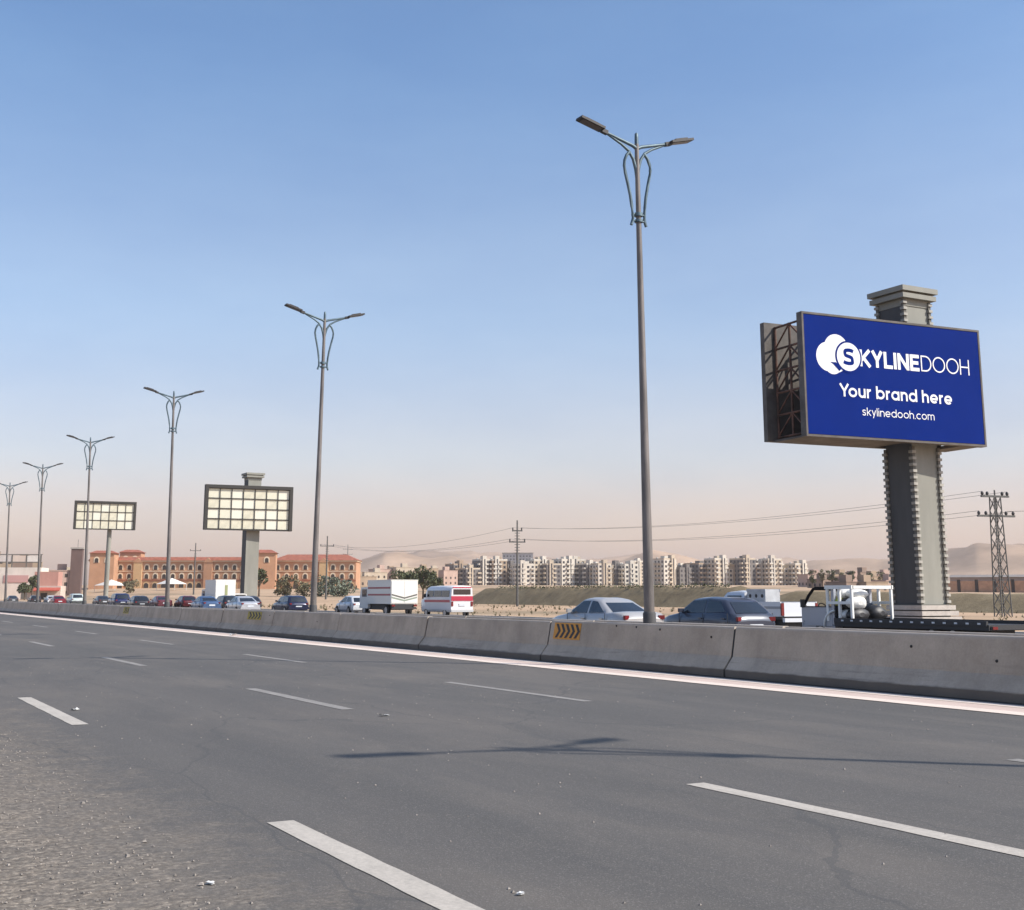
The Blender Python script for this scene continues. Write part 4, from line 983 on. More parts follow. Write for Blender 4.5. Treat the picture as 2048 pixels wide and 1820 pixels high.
# ------------------------------------------------------------------ buildings
M_WIN = mat('window_glass', (0.035, 0.04, 0.05), 0.15)
M_ROOFG = mat('flat_roof', (0.34, 0.31, 0.28), 0.95, var=0.2, vscale=0.3)
M_DARKOPEN = mat('dark_opening', (0.05, 0.04, 0.036), 0.9)
def base_z(x, y): return hz(x, y) - 0.3
def apartment(label, x, y, w, d, floors, rot, col, col2, seed, tower=True, balc=True, group='apartment blocks in the valley'):
    rnd = random.Random(seed); floors -= rnd.random() < .38; fh = 3.05; H = floors * fh
    z = base_z(x, y) - 1.0
    t = thing('apartment_block', label, 'apartment block', (x, y, z), R(rot), group)
    part('wall', MB().box(-w / 2, w / 2, -d / 2, d / 2, -1.5, H), wallmat(col), t)
    pr = MB(); q = .2
    pr.box(-w / 2, w / 2, -d / 2, -d / 2 + q, H, H + 1).box(-w / 2, w / 2, d / 2 - q, d / 2, H, H + 1).box(-w / 2, -w / 2 + q, -d / 2 + q, d / 2 - q, H, H + 1).box(w / 2 - q, w / 2, -d / 2 + q, d / 2 - q, H, H + 1)
    part('parapet', pr, wallmat(col2), t)
    part('roof', MB().box(-w / 2 + q, w / 2 - q, -d / 2 + q, d / 2 - q, H - .1, H + .06), M_ROOFG, t)
    wn_, bl = MB(), MB()
    nx, ny = max(3, int(w / 3.2)), max(3, int(d / 3.4))
    bx = {rnd.randrange(nx) for _ in range(2)}; by = {rnd.randrange(ny) for _ in range(2)}
    for f in range(floors):
        z0 = f * fh + 1.0
        for i in range(nx):
            u = -w / 2 + w * (i + .5) / nx
            wn_.box(u - .8, u + .8, -d / 2 - .06, -d / 2 + .02, z0 - .1, z0 + 1.45)
            if balc and i in bx and f: bl.box(u - 1.35, u + 1.35, -d / 2 - 1.25, -d / 2 - .07, z0 - 1.0, z0 + .1)
        for j in range(ny):
            v = -d / 2 + d * (j + .5) / ny
            wn_.box(-w / 2 - .06, -w / 2 + .02, v - .8, v + .8, z0 - .1, z0 + 1.45)
            if balc and j in by and f: bl.box(-w / 2 - 1.25, -w / 2 - .07, v - 1.35, v + 1.35, z0 - 1.0, z0 + .1)
    part('window_rows', wn_, M_WIN, t, kind='stuff')
    if balc: part('balcony_rows', bl, wallmat(col2), t, kind='stuff')
    if tower:
        u = -w / 2 + w * rnd.choice((.3, .5, .7))
        tw = part('stair_tower', MB().box(u - 1.5, u + 1.5, -d / 2 - .9, -d / 2 + 3.0, -1.5, H + 3.2), wallmat(col2), t)
        part('stair_window', MB().box(u - .45, u + .45, -d / 2 - .95, -d / 2 - .88, 1.5, H + 1.0), M_WIN, tw)
    part('roof_room', MB().box(.05 * w, .34 * w, -.05 * d, .25 * d, H + .06, H + 2.7), wallmat(col), t)
    part('water_tank', MB().tube([(-.28 * w, .2 * d, H + .06), (-.28 * w, .2 * d, H + 1.7)], .75, 10), wallmat((0.5, 0.5, 0.48)), t)
    return t
CREAM, WHITEW, GREYW, TAN, PINK, BROWN = (0.50, 0.42, 0.32), (0.60, 0.55, 0.47), (0.165, 0.15, 0.14), (0.36, 0.27, 0.19), (0.46, 0.33, 0.27), (0.25, 0.18, 0.14)
def spot(px_bearing, D):
    b = R(28.8) + math.atan(px_bearing)
    k = D / math.cos(b - R(28.8))
    return k * math.sin(b), k * math.cos(b)
NAMES = {1: 'first', 2: 'second', 3: 'third', 4: 'fourth', 5: 'fifth', 6: 'sixth', 7: 'seventh', 8: 'eighth', 9: 'ninth', 10: 'tenth', 11: 'eleventh', 12: 'twelfth', 13: 'thirteenth', 14: 'fourteenth', 15: 'fifteenth', 16: 'sixteenth', 17: 'seventeenth', 18: 'eighteenth', 19: 'nineteenth', 20: 'twentieth', 21: 'twenty-first', 22: 'twenty-second', 23: 'twenty-third', 24: 'twenty-fourth'}
front = [  # (bearing tangent from the view axis, distance, width, depth, floors, rotation, wall, trim)
    (-.0440, 880, 11, 12, 6, 8, GREYW, TAN), (-.0335, 875, 12, 13, 5, 5, GREYW, CREAM), (-.0235, 880, 9, 14, 6, 2, GREYW, WHITEW), (-.0125, 880, 11, 12, 6, 0, TAN, WHITEW),
    (-.0030, 890, 10, 13, 6, 12, GREYW, GREYW), (.0085, 870, 13, 13, 6, -6, WHITEW, WHITEW), (.0195, 880, 11, 12, 6, 4, CREAM, WHITEW), (.0300, 875, 11, 12, 5, 0, GREYW, CREAM),
    (.0400, 880, 10, 13, 6, 6, WHITEW, WHITEW), (.0500, 890, 11, 12, 6, -8, CREAM, WHITEW), (.0600, 880, 12, 12, 6, 10, GREYW, WHITEW), (.0700, 870, 10, 13, 6, -3, WHITEW, CREAM),
    (.0805, 885, 11, 12, 5, 5, CREAM, GREYW), (.0910, 880, 11, 12, 6, 0, WHITEW, WHITEW), (.1195, 860, 11, 14, 6, 9, WHITEW, CREAM), (.1325, 865, 14, 14, 5, 12, GREYW, GREYW),
    (.1470, 870, 14, 14, 5, 14, GREYW, TAN), (.1610, 865, 11, 12, 6, 3, CREAM, WHITEW), (.1715, 870, 10, 12, 5, 2, CREAM, TAN), (.1820, 865, 11, 14, 6, 8, GREYW, CREAM),
    (.1935, 870, 11, 12, 5, 0, TAN, WHITEW), (.2040, 865, 11, 12, 6, -4, CREAM, WHITEW), (.2145, 870, 10, 12, 5, 5, WHITEW, CREAM), (.2240, 865, 10, 12, 5, 0, CREAM, WHITEW)]
cname = {CREAM: 'cream', WHITEW: 'white', GREYW: 'grey', TAN: 'tan', PINK: 'pinkish', BROWN: 'brown'}
for i, (b, D, w, d, fl, rot, c1, c2) in enumerate(front):
    x, y = spot(b, D)
    trim = f' with {cname[c2]} stair tower' if c1 != c2 else ''
    apartment(f'{cname[c1]} apartment block{trim}, {NAMES[i + 1]} from the left in the front row', x, y, w * 1.0, d, fl, rot - 4, c1, c2, i + 3)
back = [(-.030, 1150, 5), (-.010, 1180, 6), (.022, 1150, 6), (.047, 1200, 6), (.063, 1150, 5), (.083, 1180, 6), (.098, 1150, 6), (.112, 1120, 5), (.128, 1200, 5), (.158, 1160, 6), (.188, 1180, 6), (.209, 1150, 6)]
for i, (b, D, fl) in enumerate(back):
    x, y = spot(b, D); c1 = [CREAM, WHITEW, TAN][i % 3]
    o = apartment(f'{cname[c1]} apartment block higher up behind, {NAMES[i + 1]} from the left in the back row', x, y, 15, 13, fl + 2, (i * 7) % 15 - 6, c1, WHITEW, i + 40, balc=False)

def house(label, x, y, w, d, h, rot, col, seed, group):
    rnd = random.Random(seed); z = base_z(x, y)
    t = thing('village_house', label, 'house', (x, y, z), R(rot), group)
    part('wall', MB().box(-w / 2, w / 2, -d / 2, d / 2, -2, h), wallmat(col), t)
    part('roof', MB().box(-w / 2 - .15, w / 2 + .15, -d / 2 - .15, d / 2 + .15, h, h + .35), wallmat(tuple(c * .85 for c in col)), t)
    wn_ = MB(); n = max(2, int(w / 3))
    for f in range(max(1, int(h / 3.1))):
        for i in range(n):
            u = -w / 2 + w * (i + .5) / n; wn_.box(u - .5, u + .5, -d / 2 - .05, -d / 2 + .02, f * 3.1 + 1, f * 3.1 + 2.3)
        for i in range(3):
            v = -d / 2 + d * (i + .5) / 3; wn_.box(-w / 2 - .05, -w / 2 + .02, v - .5, v + .5, f * 3.1 + 1, f * 3.1 + 2.3)
    part('window_rows', wn_, M_DARKOPEN, t, kind='stuff')
    u = rnd.uniform(-.2, .2) * w
    part('roof_room', MB().box(u - 1.6, u + 1.6, -1.5, 1.5, h + .35, h + 2.6), wallmat(col), t)
village = [(-.128, 700, 14, 6), (-.119, 640, 12, 5), (-.110, 690, 13, 7), (-.102, 720, 12, 9), (-.094, 760, 13, 9), (-.086, 720, 12, 10), (-.078, 780, 12, 8), (-.069, 760, 13, 10), (-.060, 800, 12, 10), (-.052, 780, 10, 9)]
for i, (b, D, w, h) in enumerate(village):
    x, y = spot(b, D); c = [PINK, TAN, CREAM][i % 3]
    house(f'{cname[c]} flat-roofed house, {NAMES[i + 1]} from the left between the hotel and the apartment blocks', x, y, w, 11, h, i * 11 % 17 - 8, c, i, 'village houses beside the hotel')
slope_h = [(.236, 620, 10, 6), (.246, 560, 12, 4), (.256, 600, 11, 6), (.2655, 540, 10, 5), (.275, 600, 11, 7), (.284, 560, 10, 5), (.292, 620, 12, 6), (.262, 430, 9, 3.5), (.280, 430, 10, 3.5), (.297, 450, 10, 4)]
for i, (b, D, w, h) in enumerate(slope_h):
    x, y = spot(b, D); c = [PINK, BROWN, TAN][i % 3]
    house(f'low {cname[c]} house, {NAMES[i + 1]} of those left of the large billboard column', x, y, w, 9, h, i * 13 % 19 - 9, c, i + 20, 'low houses left of the large billboard')
# slab block on the hill
x, y = spot(.0045, 1500)
sl = thing('slab_block', 'long dark grey slab block high above the apartment roofs', 'building', (x, y, base_z(x, y) + 18), R(-28))
part('wall', MB().box(-18, 18, -8, 8, -25, 24), wallmat((0.25, 0.25, 0.27)), sl)
part('roof', MB().box(-18.4, 18.4, -8.4, 8.4, 24, 25), M_ROOFG, sl)
wn_ = MB()
for f in range(6):
    for i in range(9): wn_.box(-17 + 3.8 * i, -15 + 3.8 * i, -8.06, -7.98, 2 + 3.6 * f, 3.6 + 3.6 * f)
part('window_rows', wn_, M_WIN, sl, kind='stuff')

# the long terracotta hotel with arched bays
M_TERRA = mat('terracotta_render', (0.46, 0.255, 0.15), 0.9, var=0.12, vscale=0.2)
M_TERRA2 = mat('ochre_render', (0.54, 0.37, 0.20), 0.9, var=0.12, vscale=0.2)
M_TILE = mat('red_roof_tiles', (0.30, 0.10, 0.06), 0.85, var=0.25, vscale=0.6)
M_ARCH = mat('cream_arch_trim', (0.70, 0.58, 0.42), 0.9)
def arch_poly(w, h, n=8):
    return [(-w / 2, 0), (w / 2, 0), (w / 2, h - w / 2)] + [(w / 2 * math.cos(math.pi * k / n), h - w / 2 + w / 2 * math.sin(math.pi * k / n)) for k in range(1, n)] + [(-w / 2, h - w / 2)]
def arch_mesh(w, h, name, m, y0=-.06, y1=.02): return MB().prism([(u, v) for u, v in arch_poly(w, h)], 'y', y0, y1).mesh(name, m)
aw_out = arch_mesh(2.3, 2.55, 'arched_window', M_ARCH, -.14, .02); aw_in = arch_mesh(1.5, 1.95, 'pane', M_DARKOPEN, -.20, -.13)
ar_out = arch_mesh(2.7, 3.3, 'arcade_arch', M_TERRA2, -.14, .02); ar_in = arch_mesh(2.0, 2.7, 'opening', M_DARKOPEN, -.20, -.13)
def hotel_wing(label, bA, bB, D, floors, hipped, seed):
    xA, yA = spot(bA, D); xB, yB = spot(bB, D)
    L = math.dist((xA, yA), (xB, yB)); rot = math.atan2(yB - yA, xB - xA)
    z = max(base_z(xA, yA), base_z(xB, yB)) - .2
    t = thing('hotel_wing', label, 'hotel', (xA, yA, z), rot, 'wings of the terracotta hotel')
    fh = 3.75; H = floors * fh + .6; dp = 16
    part('wall', MB().box(0, L, 0, dp, -4, H), M_TERRA, t)
    part('cornice', MB().box(-.5, L + .5, -.6, dp + .4, H, H + .5), M_ARCH, t)
    if hipped:
        part('roof', MB().frustum((-.9, L + .9, -1.0, dp + .6), (5, L - 5, 6, dp - 6), H + .5, H + 3.2), M_TILE, t)
    else:
        part('roof', MB().frustum((-.9, L + .9, -1.0, dp + .6), (.6, L - .6, 1.0, dp - 1), H + .5, H + 2.0), M_TILE, t)
    n = int(L / 3.6); rnd = random.Random(seed); pw = L / n
    bays = {k for k in range(n) if k % 8 == 5}
    for i in range(n):
        u = pw * (i + .5)
        if i in bays:
            bay = part('bay', MB().box(u - pw * .48, u + pw * .48, -.9, 0, -4, H - .3), M_TERRA2 if i % 16 == 5 else M_TERRA, t)
            part('bay_gable', MB().prism([(u - pw * .6, H - .3), (u + pw * .6, H - .3), (u, H + 1.6)], 'y', -1.1, 0), M_TERRA, t)
            continue
        for f in range(floors):
            if f == 0 and floors > 2: o = link('arcade_arch', ar_out, t, (u, 0, .1)); link('opening', ar_in, o)
            else: o = link('arched_window', aw_out, t, (u, 0, f * fh + .9)); link('pane', aw_in, o)
    for f in range(1, floors):
        part('string_course', MB().box(0, L, -.25, 0, f * fh + .15, f * fh + .45), M_ARCH if f == floors - 1 else M_TILE, t)
    return t
hotel_wing('long three-storey terracotta hotel wing with a row of arched windows, left of the grey column', -.333, -.2085, 545, 3, False, 2)
hotel_wing('shorter terracotta hotel wing with a hipped red roof, behind the second street lamp', -.1885, -.1230, 540, 3, True, 5)
def hotel_tower(label, b, D, w, h, top):
    x, y = spot(b, D); t = thing('hotel_tower', label, 'tower', (x, y, base_z(x, y)), R(-22), 'towers of the hotel')
    part('wall', MB().box(-w / 2, w / 2, -5, 5, -3, h), M_TERRA, t)
    part('roof', MB().frustum((-w / 2 - .7, w / 2 + .7, -5.7, 5.7), (-w / 2 + 2, w / 2 - 2, -2, 2), h, h + top), M_TILE, t)
    o = link('arched_window', aw_out, t, (-w * .22, -5, h - 4)); link('pane', aw_in, o)
    o = link('arched_window', aw_out, t, (w * .22, -5, h - 4)); link('pane', aw_in, o)
    return t
hotel_tower('squat terracotta tower between the two hotel wings, right of the grey column', -.1985, 530, 13, 15, 1.4)
hotel_tower('terracotta stair tower rising above the left part of the long hotel wing', -.322, 540, 10, 15, 1.2)
hotel_tower('small roof tower above the long hotel wing beside the third lamp', -.300, 556, 9, 15.3, 1.2)
# the dark tower and the white shop building at far left
x, y = spot(-.3435, 470)
dt = thing('brown_tower', 'narrow dark brown tower block beside the left billboard post', 'tower', (x, y, base_z(x, y)), R(-15))
part('wall', MB().box(-2, 2, -3, 3, -2, 17), wallmat((0.13, 0.085, 0.075)), dt)
part('roof', MB().box(-2.3, 2.3, -3.3, 3.3, 17, 17.6), M_ROOFG, dt)
part('antenna', MB().tube([(0, 0, 17.6), (0, 0, 20.5)], .07, 6), M_TOWER, dt)
x, y = spot(-.3955, 430)
sh = thing('shop_building', 'white two-storey shop building with an open steel frame on its roof', 'shop', (x, y, base_z(x, y)), R(-20))
part('wall', MB().box(-9.5, 10, 0, 12, -2, 11), wallmat((0.66, 0.60, 0.52)), sh)
part('entrance', MB().box(-8, -3.4, -.1, 0.02, .5, 5.2), M_WIN, sh)
for k in range(4): part('entrance_mullion', MB().box(-8.05 + 1.52 * k, -7.93 + 1.52 * k, -.18, -.09, .5, 5.2), M_PLATE, sh)
part('fascia_sign', MB().box(-2, 6, -.2, 0.02, 6.0, 8.4), paint((0.50, 0.30, 0.27), .6), sh, label='faded pinkish fascia board')
part('shutter', MB().box(4, 8, -.1, 0.02, .5, 4.2), M_GRID, sh)
for k in range(5):
    u = -9.2 + 4.7 * k
    part('roof_post', MB().box(u - .16, u + .16, .1, .42, 11, 15.2), M_GRID, sh)
for zz in (12.6, 15.2): part('roof_beam', MB().box(-9.5, 10, .08, .44, zz, zz + .3), M_GRID, sh)
for k in range(4): part('sign_panel', MB().box(-9.0 + 4.7 * k, -4.7 + 4.7 * k, .2, .32, 12.95, 15.0), wallmat([(0.66, 0.60, 0.54), (0.55, 0.50, 0.46), (0.60, 0.50, 0.42), (0.68, 0.64, 0.58)][k]), sh)
x, y = spot(-.4165, 415)
rs = thing('red_kiosk', 'red-fronted shop at the left edge beside the white shop building', 'shop', (x, y, base_z(x, y)), R(-20))
part('wall', MB().box(-6, 2.6, 0, 9, -2, 8.5), paint((0.45, 0.06, 0.06), .7), rs)
part('roof', MB().box(-6.3, 2.9, -.3, 9.3, 8.5, 9.0), wallmat((0.6, 0.55, 0.5)), rs)
part('shutter', MB().box(-4, 1.5, -.08, .02, .4, 3.6), M_GRID, rs)
x, y = spot(-.368, 400)
rs2 = thing('roadside_shop', 'low shop with a red awning left of the brown tower', 'shop', (x, y, base_z(x, y)), R(-20))
part('wall', MB().box(-5, 5, 0, 8, -2, 4.6), wallmat((0.55, 0.45, 0.38)), rs2)
part('awning', MB().prism([(-2.2, 3.0), (0, 3.8), (0, 4.1), (-2.2, 3.3)], 'x', -5, 5), paint((0.42, 0.08, 0.05), .7), rs2)
part('upper_room', MB().box(-3.4, 3.8, 1, 8, 4.6, 9.0), wallmat((0.47, 0.25, 0.2)), rs2)
part('door', MB().box(-1, 1, -.06, .02, 0, 2.4), M_DARKOPEN, rs2)
for i_, (b_, D_, w_, d_, h_, c_, lab_) in enumerate(((-.3835, 470, 9, 9, 13.5, BROWN, 'tall brown flat-roofed house behind the roof frame of the white shop'), (-.3745, 450, 7, 8, 10.5, TAN, 'tan house between the white shop and the roadside shop'),
        (-.3585, 470, 9, 9, 9.5, PINK, 'pinkish house just left of the brown tower'), (-.4075, 480, 12, 9, 15.5, TAN, 'tan block rising behind the red-fronted shop'), (-.3495, 480, 6, 8, 8, CREAM, 'small cream house hugging the left side of the brown tower'))):
    x, y = spot(b_, D_); house(lab_, x, y, w_, d_, h_, -15 + 4 * i_, c_, 60 + i_, 'houses at the left end of the view')
# white tents in front of the hotel
def tent(label, b, D, w):
    x, y = spot(b, D); z = hz(x, y)
    t = thing('tent', label, 'tent', (x, y, z), R(20), 'white tents in front of the hotel')
    part('canopy', MB().add([(-w / 2, -w / 2, 2.2), (w / 2, -w / 2, 2.2), (w / 2, w / 2, 2.2), (-w / 2, w / 2, 2.2), (0, 0, 4.4)], [(0, 1, 4), (1, 2, 4), (2, 3, 4), (3, 0, 4), (3, 2, 1, 0)]), wallmat((0.72, 0.68, 0.62)), t)
    for sx_ in (-1, 1):
        for sy in (-1, 1): part('post', MB().tube([(sx_ * w * .48, sy * w * .48, -.3), (sx_ * w * .48, sy * w * .48, 2.2)], .08, 6), M_PLATE, t)
tent('white pointed tent right of the thin billboard post', -.3155, 480, 9)
tent('white pointed tent left of the white delivery lorry, by the third lamp', -.268, 470, 8)

# low orange wall with dark pillars, right of the large column
M_BRICKW = mat('orange_wall', (0.50, 0.29, 0.18), 0.9, var=0.2, vscale=0.5)
xa, ya = spot(.338, 430); xb, yb = spot(.470, 400)
L = math.dist((xa, ya), (xb, yb))
ow = thing('boundary_wall', 'low orange boundary wall with dark pillars right of the large billboard', 'wall', (xa, ya, min(hz(xa, ya), hz(xb, yb)) - .2), math.atan2(yb - ya, xb - xa))
n = 9
for k in range(n):
    part('wall_bay', MB().box(L * k / n + .5, L * (k + 1) / n - .5, 0, .35, -2, 4.3), M_BRICKW, ow)
for k in range(n + 1):
    part('pillar', MB().box(L * k / n - .52, L * k / n + .52, -.2, .5, -2, 4.8), M_DARKOPEN, ow)
xa, ya = spot(.345, 500); xb, yb = spot(.480, 470)
L = math.dist((xa, ya), (xb, yb))
sd = thing('long_shed', 'long low shed with a dull brown roof behind the orange boundary wall', 'shed', (xa, ya, min(hz(xa, ya), hz(xb, yb)) - .2), math.atan2(yb - ya, xb - xa))
part('wall', MB().box(0, L, 0, 10, -2, 5.6), wallmat((0.33, 0.25, 0.21)), sd)
part('roof', MB().prism([(-.6, 5.6), (10.6, 5.6), (5, 6.6)], 'x', -.5, L + .5), mat('shed_roof', (0.24, 0.21, 0.19), 0.8, var=0.2, vscale=0.3), sd)

# ------------------------------------------------------------------ plants
def leaves_mesh(name, m, n, fn, size, seed, flat=0.5):
    rnd = random.Random(seed); b = MB()
    for _ in range(n):
        p = Vector(fn(rnd)); a = Vector((rnd.gauss(0, 1), rnd.gauss(0, 1), rnd.gauss(0, 1))).normalized()
        c = a.orthogonal().normalized(); e = a.cross(c); s = size * rnd.uniform(.6, 1.4)
        b.add([p + c * s, p + e * s * flat, p - c * s, p - e * s * flat], [(0, 1, 2, 3)])
    return b.mesh(name, m, fix=False)
def tree(label, x, y, h, w, m, seed, cat='tree', trunk=.35, name='tree', n=700, group=None):
    rnd = random.Random(seed); z = hz(x, y)
    t = thing(name, label, cat, (x, y, z), 0, group)
    tr = MB(); cz = h * trunk
    tr.tube([(0, 0, -.3), (.05, .02, cz * .6), (0, .05, cz * 1.3)], [.035 * h, .028 * h, .016 * h], 8)
    for k in range(5):
        a = k * 1.3 + seed; tr.tube([(0, .03, cz * .8), (math.cos(a) * w * .2, math.sin(a) * w * .2, h * .6), (math.cos(a) * w * .38, math.sin(a) * w * .38, h * .8)], [.018 * h, .011 * h, .004 * h], 6)
    part('trunk', tr, M_WOOD, t)
    cl_ = [(rnd.uniform(-.34, .34) * w, rnd.uniform(-.34, .34) * w, rnd.uniform(trunk + .08, .86) * h, rnd.uniform(.16, .28) * w) for _ in range(11)]
    def fn(r):
        c = r.choice(cl_); v = Vector((r.gauss(0, 1), r.gauss(0, 1), r.gauss(0, 1))).normalized() * c[3] * r.uniform(.55, 1.05)
        return (c[0] + v.x, c[1] + v.y, c[2] + v.z * .8)
    part('crown', leaves_mesh('crown', m, n, fn, .032 * (w + h), seed), None, t)
    return t
def spot_tree(label, b, D, h, w, m, seed, **k):
    x, y = spot(b, D); return tree(label, x, y, h, w, m, seed, **k)
TG = 'trees between the road and the hotel'
spot_tree('broad dark green tree between the box lorry and the microbus', -.0700, 300, 7.5, 7, M_LEAF, 3, group=TG)
spot_tree('lower dark green tree touching the right side of the box lorry', -.0855, 290, 6.6, 6, M_LEAF, 4, group=TG)
spot_tree('small bushy tree just left of the microbus roof', -.0610, 290, 5.4, 4.5, M_LEAF, 5, group=TG)
spot_tree('dark green tree at the right side of the grey billboard column', -.1990, 330, 8, 4.5, M_LEAF, 6, group=TG)
spot_tree('dusty tree in front of the shorter hotel wing, left of the second lamp', -.1790, 330, 6, 6, M_OLIVE, 7, group=TG, trunk=.06)
spot_tree('grey green rounded tree right of the second lamp', -.1455, 330, 5.2, 7, M_LEAF2, 8, group=TG, trunk=.04)
spot_tree('broad grey green tree in front of the hipped hotel roof', -.1330, 325, 5.0, 7, M_LEAF2, 9, group=TG, trunk=.04)
spot_tree('dusty olive tree close behind the second lamp pole', -.1640, 330, 4.4, 6, M_OLIVE, 10, group=TG, trunk=.04)
spot_tree('yellowish tree in front of the long hotel wing, right of the tent', -.300, 440, 5, 6, M_OLIVE, 11, group=TG, trunk=.04)
spot_tree('small dark tree left of the roadside shop', -.3830, 380, 6, 4, M_LEAF, 12, group=TG)
spot_tree('thin dark tree beside the white shop building', -.3775, 385, 8, 3, M_LEAF, 13, group=TG)
rr = random.Random(5)
for k in range(9):
    b = .2365 + .0078 * k
    spot_tree(f'small dark tree among the low houses, {NAMES[k + 1]} from the left', b, 480 + rr.uniform(-20, 20), 7.5 + rr.uniform(-1, 1.5), 3.4, M_OLIVE if k % 2 else M_LEAF, 30 + k, group='small trees among the low houses', n=350)
# dry grass banks beyond the far road
def bank(x, y0, y1, h0, h1, w):
    b = MB(); n = 60; prof = [(-w, -.06), (-w * .75, .16), (-w * .35, .62), (0, .98), (.8, 1.0), (2.2, .6), (3.6, -.06)]; vs_ = []
    for i in range(n + 1):
        y = y0 + (y1 - y0) * i / n; e = min(1, (i + .001) / 5, (n - i + .001) / 5)
        h = (h0 + (h1 - h0) * i / n) * (.25 + .75 * e)
        for u, k in prof:
            xx = x + u + .35 * noise.noise(Vector((y * .12, u, 3)))
            vs_.append((xx, y, hz(xx, y) * .3 + k * h * (1 + .13 * noise.noise(Vector((y * .25, u * .5, 1))))))
    m = len(prof)
    b.add(vs_, [(i * m + j, (i + 1) * m + j, (i + 1) * m + j + 1, i * m + j + 1) for i in range(n) for j in range(m - 1)], True)
    struct('grass_bank', b, M_BANK)
g = G('dry_grass_bank')
c = g.ramp(g.noise(g.pos, 0.5, 8, 0.7), [(0.3, (0.17, 0.125, 0.068)), (0.55, (0.235, 0.18, 0.10)), (0.75, (0.30, 0.235, 0.14))])
c = g.mix(0.5, c, g.ramp(g.noise(g.pos, 6, 5, 0.8), [(0.3, 0.65), (0.7, 1.25)]), 'MULTIPLY'); g.bump(g.noise(g.pos, 5, 6, 0.8), 0.8, 0.15)
M_BANK = g.col(c, 0.95)
bank(96, 112, 190, 2.45, 2.6, 3.4)
bank(92, 30, 112, 1.0, 1.9, 3.4)
def fringe(label, y0, y1, base, seed, m):
    t = thing('hedge', label, 'hedge', (96.4, y0, 0))
    r0 = random.Random(seed)
    def fn(r):
        v = r.uniform(0, y1 - y0); return (r.gauss(0, .35), v, base + abs(r.gauss(0, .22)) * (1 + .8 * noise.noise(Vector((v * .4, seed, 0)))))
    part('leaves', leaves_mesh('leaves', m, 1800, fn, .13, seed), None, t)
    st = MB()
    for k in range(int((y1 - y0) / 1.2)):
        v = k * 1.2; st.tube([(r0.uniform(-.2, .2), v, base - .5), (r0.uniform(-.3, .3), v + .2, base + .35)], [.03, .012], 5)
    part('stems', st, M_WOOD, t, kind='stuff')
fringe('low green scrub hedge topping the grass bank left of the tall street lamp', 121, 180, 2.45, 4, M_LEAF)
def scrub():
    b = []
    r = random.Random(9); m = MB()
    for _ in range(900):
        x, y = r.uniform(43, 93), r.uniform(10, 190)
        if abs(x - 46.2) < 2.5 and abs(y - 44.4) < 3: continue
        s = r.uniform(.05, .22) * (1 + (r.random() < .12))
        for _k in range(7):
            a = r.uniform(0, 6.28); e = r.uniform(.3, 1.3); d = Vector((math.cos(a) * math.cos(e), math.sin(a) * math.cos(e), math.sin(e))) * s * 1.6
            c = Vector((-math.sin(a), math.cos(a), 0)) * s * .25; p = Vector((x, y, hz(x, y) - .02))
            m.add([p - c, p + c, p + d], [(0, 1, 2)])
    o = link('dry_scrub', m.mesh('dry_scrub', M_OLIVE, fix=False)); o['kind'] = 'stuff'; o['label'] = 'dry tufts of scrub on the sand beyond the far road'
scrub()

# ------------------------------------------------------------------ power line
def lattice_tower(label, x, y, h, w0, w1, arms, rot):
    t = thing('power_tower', label, 'power tower', (x, y, hz(x, y) - .2), R(rot), 'power line towers')
    def cor(z): k = w0 + (w1 - w0) * z / h; return [(-k, -k), (k, -k), (k, k), (-k, k)]
    for i in range(4):
        a, b_ = cor(0)[i], cor(h)[i]
        part('leg', MB().tube([(*a, 0), (*b_, h)], .05, 5), M_TOWER, t)
    n = 9
    for k in range(n):
        z0, z1 = h * k / n, h * (k + 1) / n; c0, c1 = cor(z0), cor(z1)
        for i in range(4):
            j = (i + 1) % 4
            part('lattice_bar', MB().tube([(*c0[i], z0), (*c1[j], z1)], .028, 4), M_TOWER, t)
            part('lattice_bar', MB().tube([(*c0[j], z0), (*c1[i], z1)], .028, 4), M_TOWER, t)
    for z, half in arms:
        arm = part('cross_arm', MB().box(-half, half, -.09, .09, z - .07, z + .07), M_TOWER, t)
        for u in (-half + .1, -half * .55, half * .55, half - .1):
            part('insulator', MB().tube([(u, 0, z + .07), (u, 0, z + .16), (u, 0, z + .24), (u, 0, z + .34)], [.06, .11, .11, .05], 8), M_SLEEVE, arm)
    part('tip', MB().tube([(0, 0, h), (0, 0, h + .5)], .06, 6), M_TOWER, t)
    return t
lattice_tower('steel lattice power tower with two cross arms at the right edge', 73.75, 62.2, 8.6, .42, .26, [(7.25, 1.55), (8.65, 1.15)], -12)
def power_pole(label, x, y, h, arms, rot, r=.17):
    t = thing('power_pole', label, 'power pole', (x, y, hz(x, y) - .2), R(rot), 'power poles of the overhead line')
    part('pole', MB().tube([(0, 0, 0), (0, 0, h)], [r, r * .55], 8), M_TOWER, t)
    for z, half in arms:
        arm = part('cross_arm', MB().box(-half, half, -.08, .08, z - .08, z + .08), M_TOWER, t)
        for u in (-half + .1, half - .1): part('insulator', MB().tube([(u, 0, z + .08), (u, 0, z + .42)], .09, 6), M_SLEEVE, arm)
    for k in range(8): part('step_rung', MB().box(-.36, .36, -.03, .03, h * .62 + k * .38, h * .62 + k * .38 + .07), M_TOWER, t)
    return t
power_pole('tall power pole with short cross arms in front of the apartment blocks', 82.5, 148.6, 11.6, [(10.2, .7), (8.7, 1.1)], -20)
power_pole('power pole with a single wide cross arm right of the second lamp', 99.0, 265.1, 14.0, [(11.8, 1.5)], -20, .22)
power_pole('faint power pole above the long hotel wing, right of the third lamp', 99.7, 378.8, 15.5, [(13.2, 1.6)], -20, .26)
